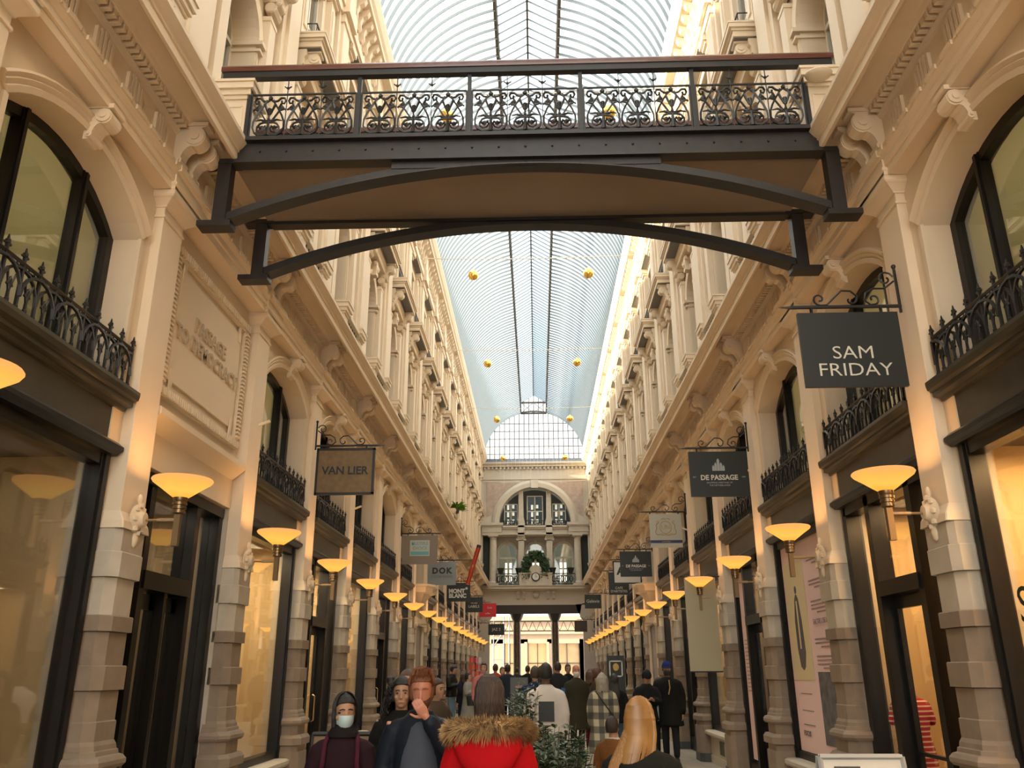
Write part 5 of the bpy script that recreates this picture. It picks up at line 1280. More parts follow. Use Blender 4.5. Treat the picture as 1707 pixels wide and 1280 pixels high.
# bearded man with hand at his mouth
arms = [[(-.20, 0, 1.40), (-.25, .02, 1.12), (-.235, -.06, .87)], [(.20, 0, 1.40), (.27, -.10, 1.13), (.06, -.225, 1.44), (-.2, .9, .3)]]
p = person('bearded man in a navy jacket holding his hand to his mouth', -.74, 6.0, R(4), 1.66, 'red', c('navy_jacket', (.010, .014, .022), rough=.5), hem=.84, t=.03, flare=.01, pants=c('grey_trousers', (.05, .05, .05)), hair='part', haircol=(.22, .075, .03), arms=arms, near=True, tilt=12)
b = MB(); ell(b, [(.82, .165, .11, -.060), (.95, .165, .11, -.065), (1.1, .140, .10, -.070), (1.25, .12, .09, -.074), (1.38, .085, .080, -.064), (1.45, .055, .06, -.035)], 16); b.obj('shirt', c('slate_blue_shirt', (.065, .075, .10), bump=.25), p, smooth=True)
b = MB(); b.T = Matrix.Translation((0, 0, 1.50)) @ Matrix.Rotation(R(12), 4, 'X') @ Matrix.Translation((0, 0, -1.50)); ell(b, [(1.498, .028, .035, -.048), (1.515, .050, .066, -.034), (1.54, .063, .088, -.022), (1.565, .069, .094, -.016), (1.585, .071, .080, -.004)], 16); b.obj('beard', mat('ginger_beard', (.10, .035, .015), .9, noise=.8, nscale=50, bump=.6), p, smooth=True)
for i in range(5):
    pass
b = MB()
for i in range(5): b.sphere((-.0, -.155 + .004 * i, .98 + .09 * i), .006, 6)
b.obj('buttons', 'ivory', p)
# curly haired woman
arms = [[(-.18, 0, 1.40), (-.23, .0, 1.13), (-.10, -.20, 1.14)], [(.18, 0, 1.40), (.22, .02, 1.13), (.20, -.08, .90)]]
p = person('woman with long black curly hair walking behind the bearded man', -1.06, 7.2, R(4), 1.60, 'tan', c('black_coat', (.009, .009, .009)), hem=.6, t=.03, flare=.04, hair='curly', haircol=(.012, .008, .006), arms=arms, near=True, female=True)
# person in the red parka with a fur trimmed hood
redm = c('red_parka', (.42, .004, .008), noise=.4, nscale=5, bump=.3)
p = person('person seen from behind in a red parka with a fur trimmed hood', -.235, 5.2, PI, 1.61, 'fair', redm, hem=.70, t=.06, flare=.05, hair='bun', haircol=(.045, .022, .012), near=True, female=True, eyes=False)
b = MB()
ell(b, [(1.15, .02, .02, .20), (1.20, .10, .06, .19), (1.28, .17, .08, .165), (1.36, .215, .10, .13), (1.43, .23, .12, .09), (1.47, .20, .12, .06)], 20)
o = b.obj('hood', redm, p, smooth=True); remesh(o, .012, 3)
fm = mat('tan_fur', (.50, .31, .13), .9, noise=1.0, nscale=16, col2=(.07, .035, .016))
def fur_path(a): return Vector((.225 * math.sin(a), .02 + .165 * math.cos(a), 1.462 + .015 * math.cos(a) - .012 * abs(math.sin(a))))
b = MB(); rr_ = random.Random(11)
core = [fur_path(-2.3 + 4.6 * i / 40) for i in range(41)]
limb(b, core, [.045] * 41, 10)
for i in range(5200):
    a = -2.35 + 4.7 * rr_.random(); c0 = fur_path(a); d = Vector((math.sin(a), math.cos(a), 0)); th = rr_.random() * 2 * PI
    rad = (d * math.cos(th) + Vector((0, 0, 1)) * math.sin(th))
    clump = .75 + .25 * math.sin(a * 11) + .1 * math.sin(a * 23)
    tn = Vector((math.cos(a), -math.sin(a), 0)) * (rr_.random() - .5) * .9
    dr = (rad + tn * .5 + Vector((0, 0, -.25))).normalized(); L0 = .045 + .035 * rr_.random() * clump
    s0 = c0 + rad * .035; e0 = s0 + dr * L0; sd = dr.cross(rad + Vector((.01, .02, .3))).normalized() * .0028
    b.add([s0 - sd, s0 + sd, s0 + dr * L0 * .6 + sd * .8 + Vector((0, 0, -.003)), e0 + Vector((0, 0, -.012))], [(0, 1, 2), (0, 2, 3)])
b.obj('fur_trim', fm, p)
b = MB(); ell(b, [(1.45, .085, .085, .01), (1.49, .075, .078, .01), (1.52, .07, .074, .008)], 16); b.obj('scarf', c('brown_scarf', (.13, .07, .04)), p, smooth=True)
# blonde woman
blk = c('black_puffer', (.012, .013, .010), bump=.5)
p = person('blonde long haired person seen from behind in a black hooded jacket', .615, 5.0, PI - R(8), 1.49, 'fair', blk, hem=.75, t=.045, flare=.03, hair='long', haircol=(.36, .18, .055), near=True, female=True, drift=.42, eyes=False)
hm = mat('blonde_strands', (.44, .235, .075), .35, noise=.9, nscale=3, col2=(.17, .075, .02)); b = MB(); rr_ = random.Random(5)
for i in range(700):
    a = PI * (-.05 + 1.10 * rr_.random()); q = .5 + .5 * rr_.random(); x0 = math.cos(a); y0 = math.sin(a)
    drift = .10 * (x0 * .2 + .6) * 1.0
    P = [(.012 * x0, .01 + .01 * y0, 1.794), (.052 * x0, .01 + .07 * y0, 1.775), (.080 * x0, .008 + .10 * y0, 1.738), (.099 * x0, .008 + .120 * y0, 1.66), (.104 * x0, .016 + .120 * y0, 1.56), (.108 * x0 + drift * .4, .05 + .11 * max(y0, .2), 1.46), (.10 * x0 + drift * .9, .09 + .08 * max(y0, .3), 1.36), (.07 * x0 + drift * 1.4, .125 + .04 * y0, 1.24 + .08 * rr_.random())]
    P = [(px + .004 * (rr_.random() - .5), py_ + .004 * (rr_.random() - .5), pz) for px, py_, pz in P]
    b.tube(P[:5 + int(rr_.random() * 4)], .0036, 3, r2=.0012)
b.obj('hair_strands', hm, p)
b = MB(); ell(b, [(1.22, .05, .03, .13), (1.30, .15, .07, .12), (1.38, .17, .085, .10), (1.44, .15, .08, .07), (1.47, .11, .07, .05)], 18); o = b.obj('hood', blk, p, smooth=True); remesh(o, .012, 4)
# child
p = person('small child in a tan corduroy jacket with a pale collar, seen from behind', .775, 8.8, PI - R(40), 1.22, 'tan', c('tan_corduroy', (.16, .065, .02), nscale=30), hem=.86, t=.05, flare=.02, pants=c('brown_check', (.07, .05, .05)), hair='short', haircol=(.022, .012, .008), near=False, eyes=False)
b = MB(); ell(b, [(1.44, .13, .11, .0), (1.48, .11, .10, .0), (1.50, .09, .085, 0)], 16); b.obj('fleece_collar', 'ivory', p, smooth=True)
# white denim jacket man
p = person('man in a white denim jacket with a black printed square on the back', .16, 12.0, PI, 1.74, 'dark', c('white_denim', (.60, .55, .50), noise=.25, bump=.3), hem=.86, t=.035, pants=c('pale_trousers', (.4, .38, .34)), hair='short', haircol=(.010, .008, .007), eyes=False)
b = MB(); b.box(-.105, .105, .150, .158, 1.03, 1.28); b.obj('back_patch', 'signblack', p)
# checked coat woman
def plaid():
    m = mat('checked_wool', (.42, .38, .26), .9); n = m.node_tree; l = n.links.new; bs = n.nodes['Principled BSDF']
    t = n.nodes.new('ShaderNodeTexCoord'); sx_ = n.nodes.new('ShaderNodeSeparateXYZ'); l(t.outputs['Object'], sx_.inputs[0])
    cols = []
    for ax, fr in ((0, 5.2), (2, 4.2)):
        a = n.nodes.new('ShaderNodeMath'); a.operation = 'MULTIPLY'; a.inputs[1].default_value = fr; l(sx_.outputs[ax], a.inputs[0])
        f = n.nodes.new('ShaderNodeMath'); f.operation = 'FRACT'; l(a.outputs[0], f.inputs[0]); g = n.nodes.new('ShaderNodeMath'); g.operation = 'GREATER_THAN'; g.inputs[1].default_value = .5; l(f.outputs[0], g.inputs[0]); cols.append(g)
    ad = n.nodes.new('ShaderNodeMath'); ad.operation = 'ADD'; l(cols[0].outputs[0], ad.inputs[0]); l(cols[1].outputs[0], ad.inputs[1])
    dv = n.nodes.new('ShaderNodeMath'); dv.operation = 'DIVIDE'; dv.inputs[1].default_value = 2; l(ad.outputs[0], dv.inputs[0])
    r = n.nodes.new('ShaderNodeValToRGB'); r.color_ramp.interpolation = 'CONSTANT'; r.color_ramp.elements[0].color = (.06, .058, .055, 1); r.color_ramp.elements[1].position = .4; r.color_ramp.elements[1].color = (.15, .135, .10, 1)
    e = r.color_ramp.elements.new(.9); e.color = (.45, .40, .27, 1); l(dv.outputs[0], r.inputs[0]); l(r.outputs[0], bs.inputs['Base Color']); return m
p = person('grey haired woman in a long checked coat walking away', 1.17, 15.4, PI, 1.60, 'fair', plaid(), hem=.36, t=.05, flare=.10, pants=c('brown_boots', (.05, .03, .022)), hair='wavy', haircol=(.34, .30, .24), female=True, eyes=False, walk=.6)
b = MB(); b.tube([(.14, .10, 1.45), (.0, .19, 1.25), (-.20, .17, .98)], .012, 5); b.obj('bag_strap', 'signblack', p)
# pair at the right wall
p = person('man in a blue cap, dark mask and black coat walking close to the right wall', 2.60, 17.4, R(-6), 1.80, 'tan', c('black_parka', (.008, .008, .008)), hem=.62, t=.05, flare=.05, hair='cap', haircol=(.01, .01, .01), mask='mask_black', walk=.4)
b = MB(); b.tube([(.02, -.175, 1.44), (.03, -.185, 1.3), (.0, -.18, 1.18)], .012, 6); b.obj('yellow_cord', mat('yellow_cord', (.35, .24, .08), .7), p)
b = MB(); b.box(-.30, -.20, -.12, -.10, .72, .98); b.obj('paper_bag', mat('blue_white_paper', (.25, .33, .42), .6, noise=.8, nscale=20, col2=(.6, .6, .6)), p)
person('young man in a black beanie looking down beside the blue cap', 2.13, 17.0, R(8), 1.66, 'tan', c('black_hoodie', (.010, .010, .012)), hem=.80, t=.04, hair='beanie', haircol=(.01, .01, .01), tilt=28, arms=phone_arms())
p = person('woman with dark red hair and a white hood behind the black beanie', 2.58, 18.6, R(4), 1.50, 'fair', c('cream_fleece', (.55, .48, .38)), hem=.8, t=.05, hair='wavy', haircol=(.06, .015, .01), female=True)
# middle distance, right of the planter
p = person('bald man in a white mask and long olive coat', .86, 18.6, R(20), 1.77, 'red', c('olive_coat', (.035, .032, .018)), hem=.5, t=.04, flare=.05, mask='mask_white', turn=-10)
b = MB(); b.box(-.30, -.26, -.05, .10, .98, 1.30); b.obj('shoulder_bag', mat('bright_blue_bag', (.01, .12, .35), .6), p)
person('brown haired person with a backpack before the checked coat', 1.22, 19.5, PI, 1.68, 'fair', c('brown_coat', (.08, .05, .03)), hem=.8, t=.04, hair='wavy', haircol=(.07, .03, .015), female=True, eyes=False, pants=c('dark_red_trousers', (.08, .01, .012)))
person('auburn haired person in a brown coat looking to the side', 1.22, 17.3, PI - R(70), 1.70, 'fair', c('dark_brown_coat', (.045, .03, .02)), hem=.6, t=.04, hair='short', haircol=(.09, .025, .012), eyes=False)
person('woman in black with long dark hair and jeans under the framed poster', 1.52, 17.0, PI, 1.58, 'fair', c('black_top', (.010, .010, .011)), hem=.8, t=.035, hair='long', haircol=(.010, .008, .008), female=True, eyes=False, pants=c('blue_jeans', (.06, .10, .13)))
person('tall man in a dark jacket walking away past the bald man', .60, 24, PI, 1.86, 'tan', c('charcoal_jacket', (.02, .02, .024)), hem=.8, t=.04, hair='short', haircol=(.02, .014, .01), eyes=False)
person('man in a bright blue jacket half hidden by the white jacket', .0, 16.0, PI, 1.72, 'fair', c('bright_navy_jacket', (.012, .02, .07)), hem=.82, t=.04, hair='short', haircol=(.05, .03, .02), eyes=False)
person('dark haired person in a black coat near the far right column', .98, 27, R(10), 1.83, 'tan', c('black_coat', (.009, .009, .009)), hem=.6, t=.04, hair='short', haircol=(.01, .01, .01))
# left group
person('person in a navy hooded jacket walking away behind the red parka', -.88, 27, PI, 1.83, 'tan', c('slate_navy_jacket', (.022, .028, .042)), hem=.78, t=.06, hair='short', haircol=(.025, .014, .009), eyes=False, walk=.8)
person('woman with glasses and a white collar beside the navy hooded jacket', -1.10, 28.5, R(20), 1.76, 'fair', c('dark_green_coat', (.02, .025, .02)), hem=.7, t=.04, hair='short', haircol=(.12, .05, .02), female=True)
person('person in an orange red jacket by the postcard rack', -1.40, 30, PI, 1.86, 'fair', c('orange_red_jacket', (.40, .04, .02)), hem=.8, t=.05, hair='short', haircol=(.05, .03, .02), eyes=False)
p = person('young man in a pink jumper walking towards the camera', -1.43, 24, R(-4), 1.86, 'fair', c('pink_jumper', (.52, .19, .19)), hem=.86, t=.04, hair='part', haircol=(.09, .05, .025), pants=c('stone_trousers', (.3, .27, .22)))
b = MB(); ell(b, [(.72, .10, .06, 0), (.95, .13, .08, 0), (1.0, .08, .05, 0)], 12, cx=-.32); b.obj('black_bag', 'signblack', p)
p = person('woman in a long light grey coat standing by the shop window', -1.98, 25.6, R(75), 1.60, 'fair', c('light_grey_coat', (.28, .27, .23)), hem=.42, t=.05, flare=.07, hair='short', haircol=(.03, .018, .012), female=True, arms=phone_arms(), pants=c('khaki_trousers', (.2, .17, .12)))
person('woman in a black coat with a pale hood facing the grey coat', -2.22, 26.4, R(-110), 1.62, 'fair', c('black_cream_coat', (.012, .012, .02)), hem=.72, t=.04, hair='wavy', haircol=(.04, .02, .012), female=True, eyes=False, pants=c('dark_jeans', (.015, .02, .035)))
person('man in a black leather jacket and light blue jeans looking at his phone', -2.62, 27.2, R(70), 1.84, 'fair', c('black_leather', (.012, .011, .010), rough=.4), hem=.86, t=.04, hair='short', haircol=(.02, .016, .014), tilt=25, arms=phone_arms(), pants=c('light_jeans', (.16, .24, .30)))
person('brown haired person partly hidden behind the curly haired woman', -1.32, 9.2, R(0), 1.66, 'fair', c('taupe_coat', (.10, .07, .05)), hem=.8, t=.04, hair='wavy', haircol=(.09, .05, .03), female=True)
p = person('person reading a paper behind the bearded man', -1.14, 10.4, R(60), 1.56, 'tan', c('dark_taupe_coat', (.07, .05, .035)), hem=.7, t=.04, hair='short', haircol=(.04, .02, .012), arms=phone_arms(), female=True)
b = MB(); b.box(-.14, .14, -.40, -.28, 1.20, 1.215); b.obj('paper', 'atmw', p)
for i, (u, y, hh, col, lab) in enumerate(((-.33, 33, 1.82, (.012, .012, .014), 'distant person in black before the left dark column'), (-.02, 36, 1.75, (.03, .02, .03), 'distant person in dark plum between the two dark columns'), (.15, 33, 1.80, (.02, .02, .02), 'distant person in black beside the right dark column, left one'), (.80, 38, 1.80, (.025, .02, .02), 'distant person in brown black at the passage mouth, right one'), (-.9, 40, 1.78, (.03, .03, .04), 'distant person in grey at the passage mouth, left one'))):
    person(lab, u, y, 0 if i % 2 else PI, hh, 'tan', c('far_coat_%d' % i, col), hem=.6, t=.05, hair='short', haircol=(.02, .014, .01), eyes=False)

# ------------------------------------------------------------------ planters with laurel
leafm = mat('laurel_leaf', (.05, .085, .035), .38, noise=.8, nscale=30, col2=(.022, .045, .016))
def leaf(b, p, d, L0, wd, nrm):
    d = d.normalized(); sd = d.cross(nrm).normalized(); n_ = sd.cross(d)
    P = [p, p + d * L0 * .35 + sd * wd + n_ * L0 * .05, p + d * L0 * .75 + sd * wd * .7 + n_ * L0 * .02, p + d * L0 - n_ * L0 * .12, p + d * L0 * .75 - sd * wd * .7 + n_ * L0 * .02, p + d * L0 * .35 - sd * wd + n_ * L0 * .05, p + d * L0 * .4, p + d * L0 * .75 - n_ * .003]
    b.add(P, [(0, 1, 6), (0, 6, 5), (1, 2, 7, 6), (6, 7, 4, 5), (2, 3, 7), (7, 3, 4)])
def planter(x, y, hx, hy, ztop, n, lab, seed, L0=.075):
    r = empty('laurel_planter', (x, y, FZ)); tag(r, lab, 'potted shrub', 'laurel planters down the middle')
    rr_ = random.Random(seed); b = MB()
    stems = []
    for i in range(int(n / 24)):
        sx_, sy_ = (rr_.random() * 2 - 1) * hx * .7, (rr_.random() * 2 - 1) * hy * .85
        tx_, ty_ = sx_ * 1.35 + (rr_.random() - .5) * .1, sy_ * 1.1 + (rr_.random() - .5) * .1; tz = ztop * (.55 + .45 * rr_.random())
        stems.append(((sx_ * .5, sy_ * .8, .5), (tx_, ty_, tz)))
    for s0, s1 in stems:
        s0, s1 = Vector(s0), Vector(s1); 
        for j in range(24):
            t = .1 + .9 * rr_.random(); p = s0.lerp(s1, t); p.x += .03 * math.sin(t * 5); a = rr_.random() * 2 * PI
            d = Vector((math.cos(a), math.sin(a), .15 + .8 * rr_.random() - .2)); leaf(b, p, d, L0 * (.7 + .6 * rr_.random()), L0 * .19, Vector((rr_.random() - .5, rr_.random() - .5, 1.2)))
    b.obj('foliage', leafm, r, kind='stuff')
    b = MB()
    for s0, s1 in stems: b.tube([s0, s1], .006, 4, r2=.003)
    b.obj('stems', mat('shrub_stem', (.06, .05, .03), .8), r)
    b = MB(); b.loft([[(-hx * .8, -hy * .9, 0), (hx * .8, -hy * .9, 0), (hx * .8, hy * .9, 0), (-hx * .8, hy * .9, 0)], [(-hx, -hy, .5), (hx, -hy, .5), (hx, hy, .5), (-hx, hy, .5)], [(-hx * .92, -hy * .96, .5), (hx * .92, -hy * .96, .5), (hx * .92, hy * .96, .5), (-hx * .92, hy * .96, .5)], [(-hx * .9, -hy * .95, .46), (hx * .9, -hy * .95, .46), (hx * .9, hy * .95, .46), (-hx * .9, hy * .95, .46)]]); b.obj('planter_box', 'signblack', r)
planter(.19, 7.2, .24, .75, 1.27, 3800, 'large laurel shrub with glossy dark leaves beside the red parka', 4, .085)
planter(-.10, 10.4, .14, .6, 1.47, 1900, 'second laurel shrub, directly behind the near one', 6, .085)
planter(-.10, 14.6, .22, .6, 1.52, 1500, 'third laurel shrub, before the grey notice board', 8)
planter(.45, 20.5, .25, .6, 1.3, 900, 'fourth laurel shrub, far down the arcade', 9)

# ------------------------------------------------------------------ boards, racks, posters, window contents
def aboard(x0, x1, y, z0, z1, face, frame, lab, lean=.12, cat='sandwich board'):
    r = empty('sandwich_board', ((x0 + x1) / 2, y, FZ)); tag(r, lab, cat); w_ = (x1 - x0) / 2; h = z1 - FZ
    for s, nm in ((-1, 'front_panel'), (1, 'back_panel')):
        b = MB(); b.loft([[(-w_, s * (lean * 2), 0), (w_, s * lean * 2, 0), (w_, s * lean * 2 + .02, 0), (-w_, s * lean * 2 + .02, 0)], [(-w_, s * .02, h), (w_, s * .02, h), (w_, s * .02 + .02, h), (-w_, s * .02 + .02, h)]]); pn = b.obj(nm, face, r)
    b = MB()
    for x in (-w_, w_):
        for s in (-1, 1): b.tube([(x, s * lean * 2, 0), (x, s * .02, h)], .018, 5)
    for s in (-1, 1): b.tube([(-w_, s * .02, h), (w_, s * .02, h)], .018, 5)
    b.obj('frame', frame, r); return r
r = aboard(-1.78, -1.16, 7.25, 0, 1.27, 'plywood', 'iron', 'brown sandwich board with dark capitals behind the masked woman')
t_ = text('VAN LIER', .12, 'signblack', r, (.09, -.075, .82), (R(90 - 11), 0, 0))
r = aboard(1.95, 2.50, 6.2, 0, 1.19, 'atmw', 'silverp', 'white framed sandwich board at the bottom right edge')
b = MB(); b.box(-.2, -.03, -.075, -.06, .95, 1.05); b.obj('picture', 'granite', r)
r = empty('framed_poster', (1.83, 20, FZ)); tag(r, 'framed yellow picture on a dark stand on the right side', 'poster stand')
b = MB(); b.box(-.2, .2, .02, .05, .3, 1.98); b.box(-.22, .22, -.15, .2, 0, .04); b.box(-.02, .02, .0, .05, 0, .4); b.obj('stand', 'signblack', r)
b = MB()
for q in ((-.15, .15, 1.52, 1.545), (-.15, .15, 1.845, 1.87), (-.15, -.125, 1.52, 1.87), (.125, .15, 1.52, 1.87)): b.box(q[0], q[1], -.005, .02, q[2], q[3])
b.obj('frame', 'atmw', r); b = MB(); b.sphere((0, .008, 1.73), .07, 12, (1, .1, 1.2)); b.obj('yellow_figure', mat('yellow_print', (.5, .33, .08), .5), r)
r = empty('notice_board', (-.42, 22, FZ)); tag(r, 'dark grey framed notice board standing left of the laurels', 'notice board')
b = MB(); b.box(-.22, .22, 0, .04, .35, 1.50); b.box(-.2, -.16, -.1, .14, 0, .35); b.box(.16, .2, -.1, .14, 0, .35); b.obj('board', mat('grey_board', (.10, .105, .10), .5), r)
b = MB(); b.sphere((0, -.005, 1.28), .10, 10, (1, .05, .4)); b.obj('pale_print', mat('pale_pink_print', (.45, .3, .28), .6), r)
r = empty('postcard_rack', (-1.95, 28, FZ)); tag(r, 'tall rack of red and pink postcards behind the pink jumper', 'postcard rack')
b = MB(); b.tube([(0, 0, 0), (0, 0, 2.1)], .03, 6); b.box(-.2, .2, -.2, .2, 0, .04); b.obj('pole', 'signblack', r)
cm = [mat('card_red', (.55, .02, .02), .5), mat('card_pink', (.6, .18, .2), .5), mat('card_orange', (.6, .12, .02), .5), mat('card_yellow', (.6, .4, .03), .5), mat('card_white', (.6, .55, .5), .5)]
for i in range(6):
    for j in range(4):
        b = MB(); b.box(-.19 + .10 * j, -.11 + .10 * j, -.06, -.05, .85 + .21 * i, 1.02 + .21 * i); b.obj('postcard', cm[(i * 5 + j * 3 + i * j) % 5 if (i + j) % 3 else 0], r)
# pink posters inside the right hand windows
M['pink'] = mat('pink_poster_paper', (.78, .56, .53), .7); M['buff'] = mat('buff_poster_paper', (.66, .55, .32), .7); M['ink'] = mat('poster_ink', (.10, .085, .09), .7); M['inkl'] = mat('poster_ink_pale', (.30, .22, .24), .7)
yc = by(1)
r = empty('window_poster', (W + .212, yc, 0)); tag(r, 'large pink poster with a dark robed figure filling the second right shop window', 'poster')
b = MB(); b.box(0, .01, -1.0, 1.0, .76, 3.33); b.obj('paper', 'pink', r)
b = MB(); b.box(-.006, .0, .10, .92, 1.62, 3.1); b.obj('buff_panel', 'buff', r)
b = MB(); b.prism([(y_, z_) for y_, z_ in ((.42, 2.62), (.36, 2.35), (.33, 1.95), (.40, 1.78), (.48, 1.74), (.58, 1.78), (.64, 2.0), (.64, 2.35), (.57, 2.62), (.52, 2.68), (.47, 2.68))], 'x', -.010, -.005); b.sphere((-.006, .50, 2.74), .05, 8, (.1, 1, 1.1)); b.obj('figure', 'ink', r)
b = MB(); b.box(-.012, -.008, .47, .52, 2.0, 2.6); b.obj('figure_sash', 'buff', r)
b = MB(); b.box(-.006, 0, -.95, -.05, .9, 1.72); b.obj('street_photo', mat('grey_street_photo', (.17, .16, .17), .6, noise=1.0, nscale=9, col2=(.05, .05, .05)), r)
b = MB()
for z, n_ in ((3.05, 2), (2.80, 3), (2.55, 4), (2.10, 3), (1.90, 4)):
    for i in range(n_): b.box(-.005, -.001, -.90 + .1 * ((i * 7) % 3 == 2), -.08 - .2 * (i == n_ - 1), z - .045 * i - .010, z - .045 * i + .006)
for z in (1.45, 1.25, 1.08): b.box(-.005, -.001, .3, .75, z, z + .012)
b.obj('lettering', 'inkl', r)
text('FACTIO DE VORM', .09, 'inkl', r, (-.012, -.48, 2.30), (PI / 2, 0, -PI / 2))
text('FOCUS', .09, 'ink', r, (-.012, .62, .98), (PI / 2, 0, -PI / 2))
yc = by(2)
for a, c_, nm, lab in ((-1.0, -.5, 'window_poster', 'narrow pink poster in the side pane left of the third right entrance'), (.62, 1.0, 'window_poster', 'narrow pink poster in the far pane of the third right entrance')):
    r = empty(nm, (W + .232, yc, 0)); tag(r, lab.replace(' left of', ' nearer than'), 'poster'); b = MB(); b.box(0, .01, a, c_, .4, 3.3); b.obj('paper', 'pink', r)
    b = MB()
    for i in range(14): b.box(-.005, -.001, a + .08, c_ - .08, 2.2 - .06 * i, 2.212 - .06 * i)
    b.obj('lettering', 'inkl', r)
r = empty('window_poster', (W + .232, by(4), 0)); tag(r, 'pink and grey poster in the fifth right entrance', 'poster'); b = MB(); b.box(0, .01, -1.0, -.5, .4, 3.3); b.obj('paper', 'pink', r); b = MB(); b.box(-.005, 0, -.95, -.55, 1.7, 3.0); b.obj('street_photo', bpy.data.materials['grey_street_photo'], r)
# mannequin in the striped dress
r = empty('mannequin', (W + .45, 8.85, .05)); tag(r, 'headless mannequin in a red and white striped dress behind the right entrance', 'mannequin')
b = MB(); ell(b, [(.95, .15, .11, 0), (1.1, .12, .09, 0), (1.25, .15, .11, 0), (1.38, .18, .10, 0), (1.44, .10, .07, 0), (1.47, .055, .055, 0), (1.58, .05, .05, 0)], 16); b.obj('torso', mat('mannequin_shell', (.30, .16, .10), .4), r, smooth=True)
def stripes():
    m = mat('striped_jersey', (.4, .02, .04), .8); n = m.node_tree; l = n.links.new; bs = n.nodes['Principled BSDF']
    t = n.nodes.new('ShaderNodeTexCoord'); s_ = n.nodes.new('ShaderNodeSeparateXYZ'); l(t.outputs['Object'], s_.inputs[0]); a = n.nodes.new('ShaderNodeMath'); a.operation = 'MULTIPLY'; a.inputs[1].default_value = 22; l(s_.outputs['Z'], a.inputs[0])
    f = n.nodes.new('ShaderNodeMath'); f.operation = 'FRACT'; l(a.outputs[0], f.inputs[0]); r_ = n.nodes.new('ShaderNodeValToRGB'); r_.color_ramp.interpolation = 'CONSTANT'; r_.color_ramp.elements[0].color = (.36, .008, .03, 1); r_.color_ramp.elements[1].position = .68; r_.color_ramp.elements[1].color = (.7, .55, .5, 1); l(f.outputs[0], r_.inputs[0]); l(r_.outputs[0], bs.inputs['Base Color']); return m
b = MB(); ell(b, [(.25, .23, .17, 0), (.7, .19, .14, 0), (.95, .175, .13, 0), (1.1, .145, .11, 0), (1.25, .17, .125, 0), (1.36, .19, .115, 0), (1.42, .13, .09, 0), (1.43, .10, .075, 0)], 20)
for s in (-1, 1): limb(b, [(s * .14, 0, 1.36), (s * .18, 0, 1.22)], [.055, .05])
o = b.obj('dress', stripes(), r, smooth=True); o2 = MB(); o2.tube([(0, 0, 0), (0, 0, 1.0)], .015, 6); o2.lathe([(.15, 0), (.15, .02)], 14); o2.obj('stand', 'silverp', r)
# window contents
text('SAM FRIDAY', .36, 'signblack', None, (W + .215, by(-1) + .82, 2.16), (PI / 2, 0, -PI / 2), 'window_lettering', 'LEFT')
o = bpy.data.objects.get('window_lettering')
if o: tag(o, 'dark letters on the glass of the nearest right shop window', 'lettering')
r = empty('display_table', (-W - .75, by(1) - .2, .05)); tag(r, 'narrow dark table with shoes in the first left shop window past the inscription', 'display table')
b = MB(); b.box(-.2, .2, -.35, .35, 1.22, 1.25)
for x in (-.19, .19):
    for y in (-.34, .34): b.box(x - .012, x + .012, y - .012, y + .012, 0, 1.22)
b.obj('table', 'signblack', r)
for i in range(4):
    b = MB(); limb(b, [(0, -.26 + .17 * i, 1.28), (.12, -.26 + .17 * i, 1.28), (.02, -.26 + .17 * i, 1.32)], [.03, .024, .022], 8); o = b.obj('shoe', 'signblack', r, smooth=True)
r = empty('hanging_picture', (-W - 1.25, by(1) + .5, 1.75)); tag(r, 'small white framed picture inside the first left shop window past the inscription', 'picture')
b = MB()
for q in ((-.16, .16, -.22, -.19), (-.16, .16, .19, .22), (-.16, -.13, -.22, .22), (.13, .16, -.22, .22)): b.box(-.01, .01, *q)
b.obj('frame', 'atmw', r)
# fern on the left balcony
r = empty('fern', (-W + .12, by(9) + .35, 7.74)); tag(r, 'bright green fern spilling from a pot on a left upper balcony', 'fern')
b = MB(); rr_ = random.Random(2)
for i in range(240):
    a = rr_.random() * 2 * PI; d = Vector((math.cos(a), math.sin(a), .9 * rr_.random())); p0_ = Vector((0, 0, .15)); 
    leaf(b, p0_ + d * .12 * rr_.random(), d + Vector((0, 0, -.1)), .42 * (.6 + .5 * rr_.random()), .03, Vector((0, 0, 1)))
b.obj('fronds', mat('fern_green', (.16, .30, .02), .6), r); b = MB(); b.lathe([(.10, 0), (.14, .2), (.12, .2)], 12); b.obj('pot', 'granite', r)
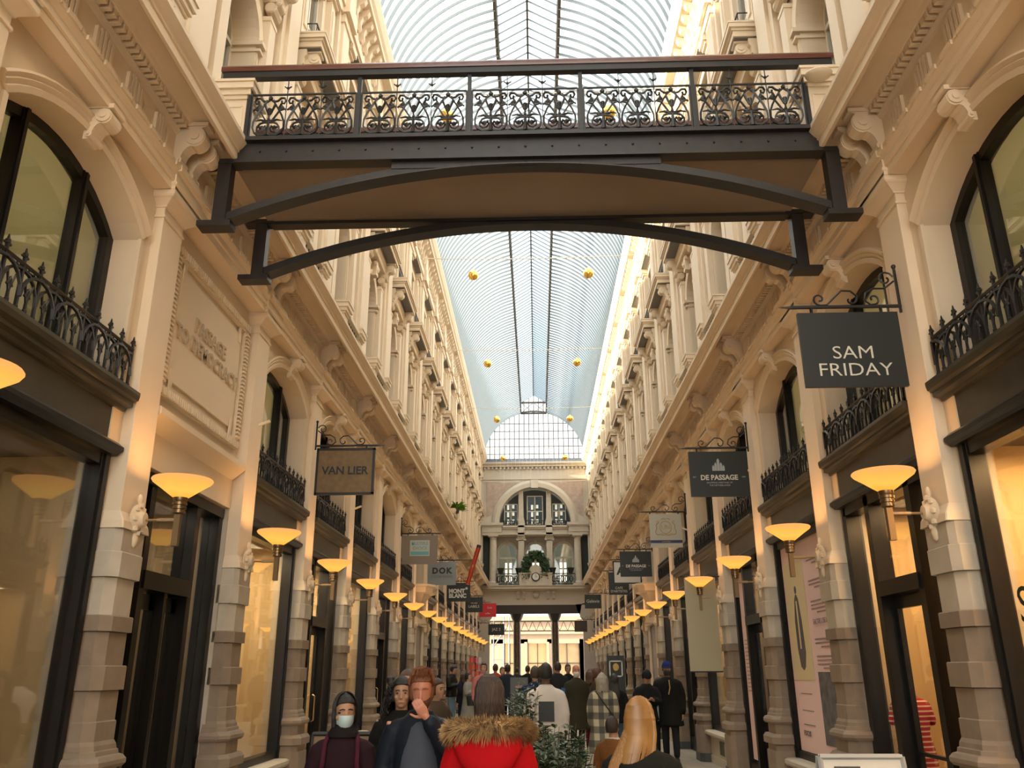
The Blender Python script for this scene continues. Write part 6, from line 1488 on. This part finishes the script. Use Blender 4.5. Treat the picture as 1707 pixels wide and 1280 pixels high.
# trailing plant and pots on the end balcony
r = empty('trailing_plant', (0, YE - .05, 7.3)); tag(r, 'dark green trailing plant arching over the clock on the end balcony', 'plant')
b = MB()
for i in range(2600):
    a = rr_.random() * PI; q = math.sqrt(.12 + .88 * rr_.random()); x = .82 * math.cos(a) * q; z = .55 + .75 * math.sin(a) * q - (.95 * rr_.random() if abs(x) > .34 else .12 * rr_.random())
    d = Vector((rr_.random() - .5, -.4 - rr_.random() * .5, rr_.random() - .9)); leaf(b, Vector((x, (rr_.random() - .5) * .4, z + .05)), d, .17, .05, Vector((0, -1, .5)))
b.obj('foliage', mat('dark_trailing_leaf', (.03, .06, .015), .6), r, kind='stuff')
for i, x in enumerate((-2.1, -1.02, 1.02, 2.1)):
    b = MB(); b.lathe([(.12, 7.25), (.2, 7.5), (.22, 7.52), (.22, 7.56), (.17, 7.56)], 14, c=(x, YE - .1, 0)); o = b.obj('flower_pot', 'signblack'); tag(o, ('dark urn on the end balcony left of the left arched window', 'dark urn just left of the clock gable', 'dark urn just right of the clock gable', 'dark urn on the end balcony before the right arched window')[i], 'pot', 'urns on the end balcony')
# shop lighting: real lamps in the ceilings of the display windows
def slight(s, k, pw, col, d=.9):
    l = bpy.data.lights.new('shop_light', 'AREA'); l.energy = pw; l.color = col; l.shape = 'RECTANGLE'; l.size = .5; l.size_y = 1.6
    o = bpy.data.objects.new('shop_light', l); COL.objects.link(o); o.location = (s * (W + d), by(k), 3.38)
LP = {-2: 20, -1: 30, 0: 40, 1: 110, 2: 160, 3: 90}; RP = {-2: 120, -1: 170, 0: 150, 1: 60, 2: 40, 3: 70}
for k in range(-2, 15):
    slight(-1, k, {-2: .06, -1: .07, 0: .10}.get(k, .30) * LP.get(k, 80), {-2: (1, .93, .85), -1: (1, .93, .85), 0: (1, .85, .65)}.get(k, (1, .74, .42)), .75)
    slight(1, k, .28 * RP.get(k, 70), (1, .60, .26) if k < 1 else (1, .76, .48), .75)
# unseen fill lamps added to brighten the blinds of the arched windows
for s, side in SIDES:
    for k in range(-2, 6):
        if s < 0 and k == 0: continue
        l = bpy.data.lights.new('blind_fill_light', 'AREA'); l.energy = 20; l.color = (1, .86, .62); l.shape = 'RECTANGLE'; l.size = 1.6; l.size_y = 1.0
        o = bpy.data.objects.new('blind_fill_light', l); COL.objects.link(o); o.location = (s * (W + 1.5), by(k), 5.4); o.rotation_euler = Vector((-s, 0, -.35)).to_track_quat('-Z', 'Y').to_euler()
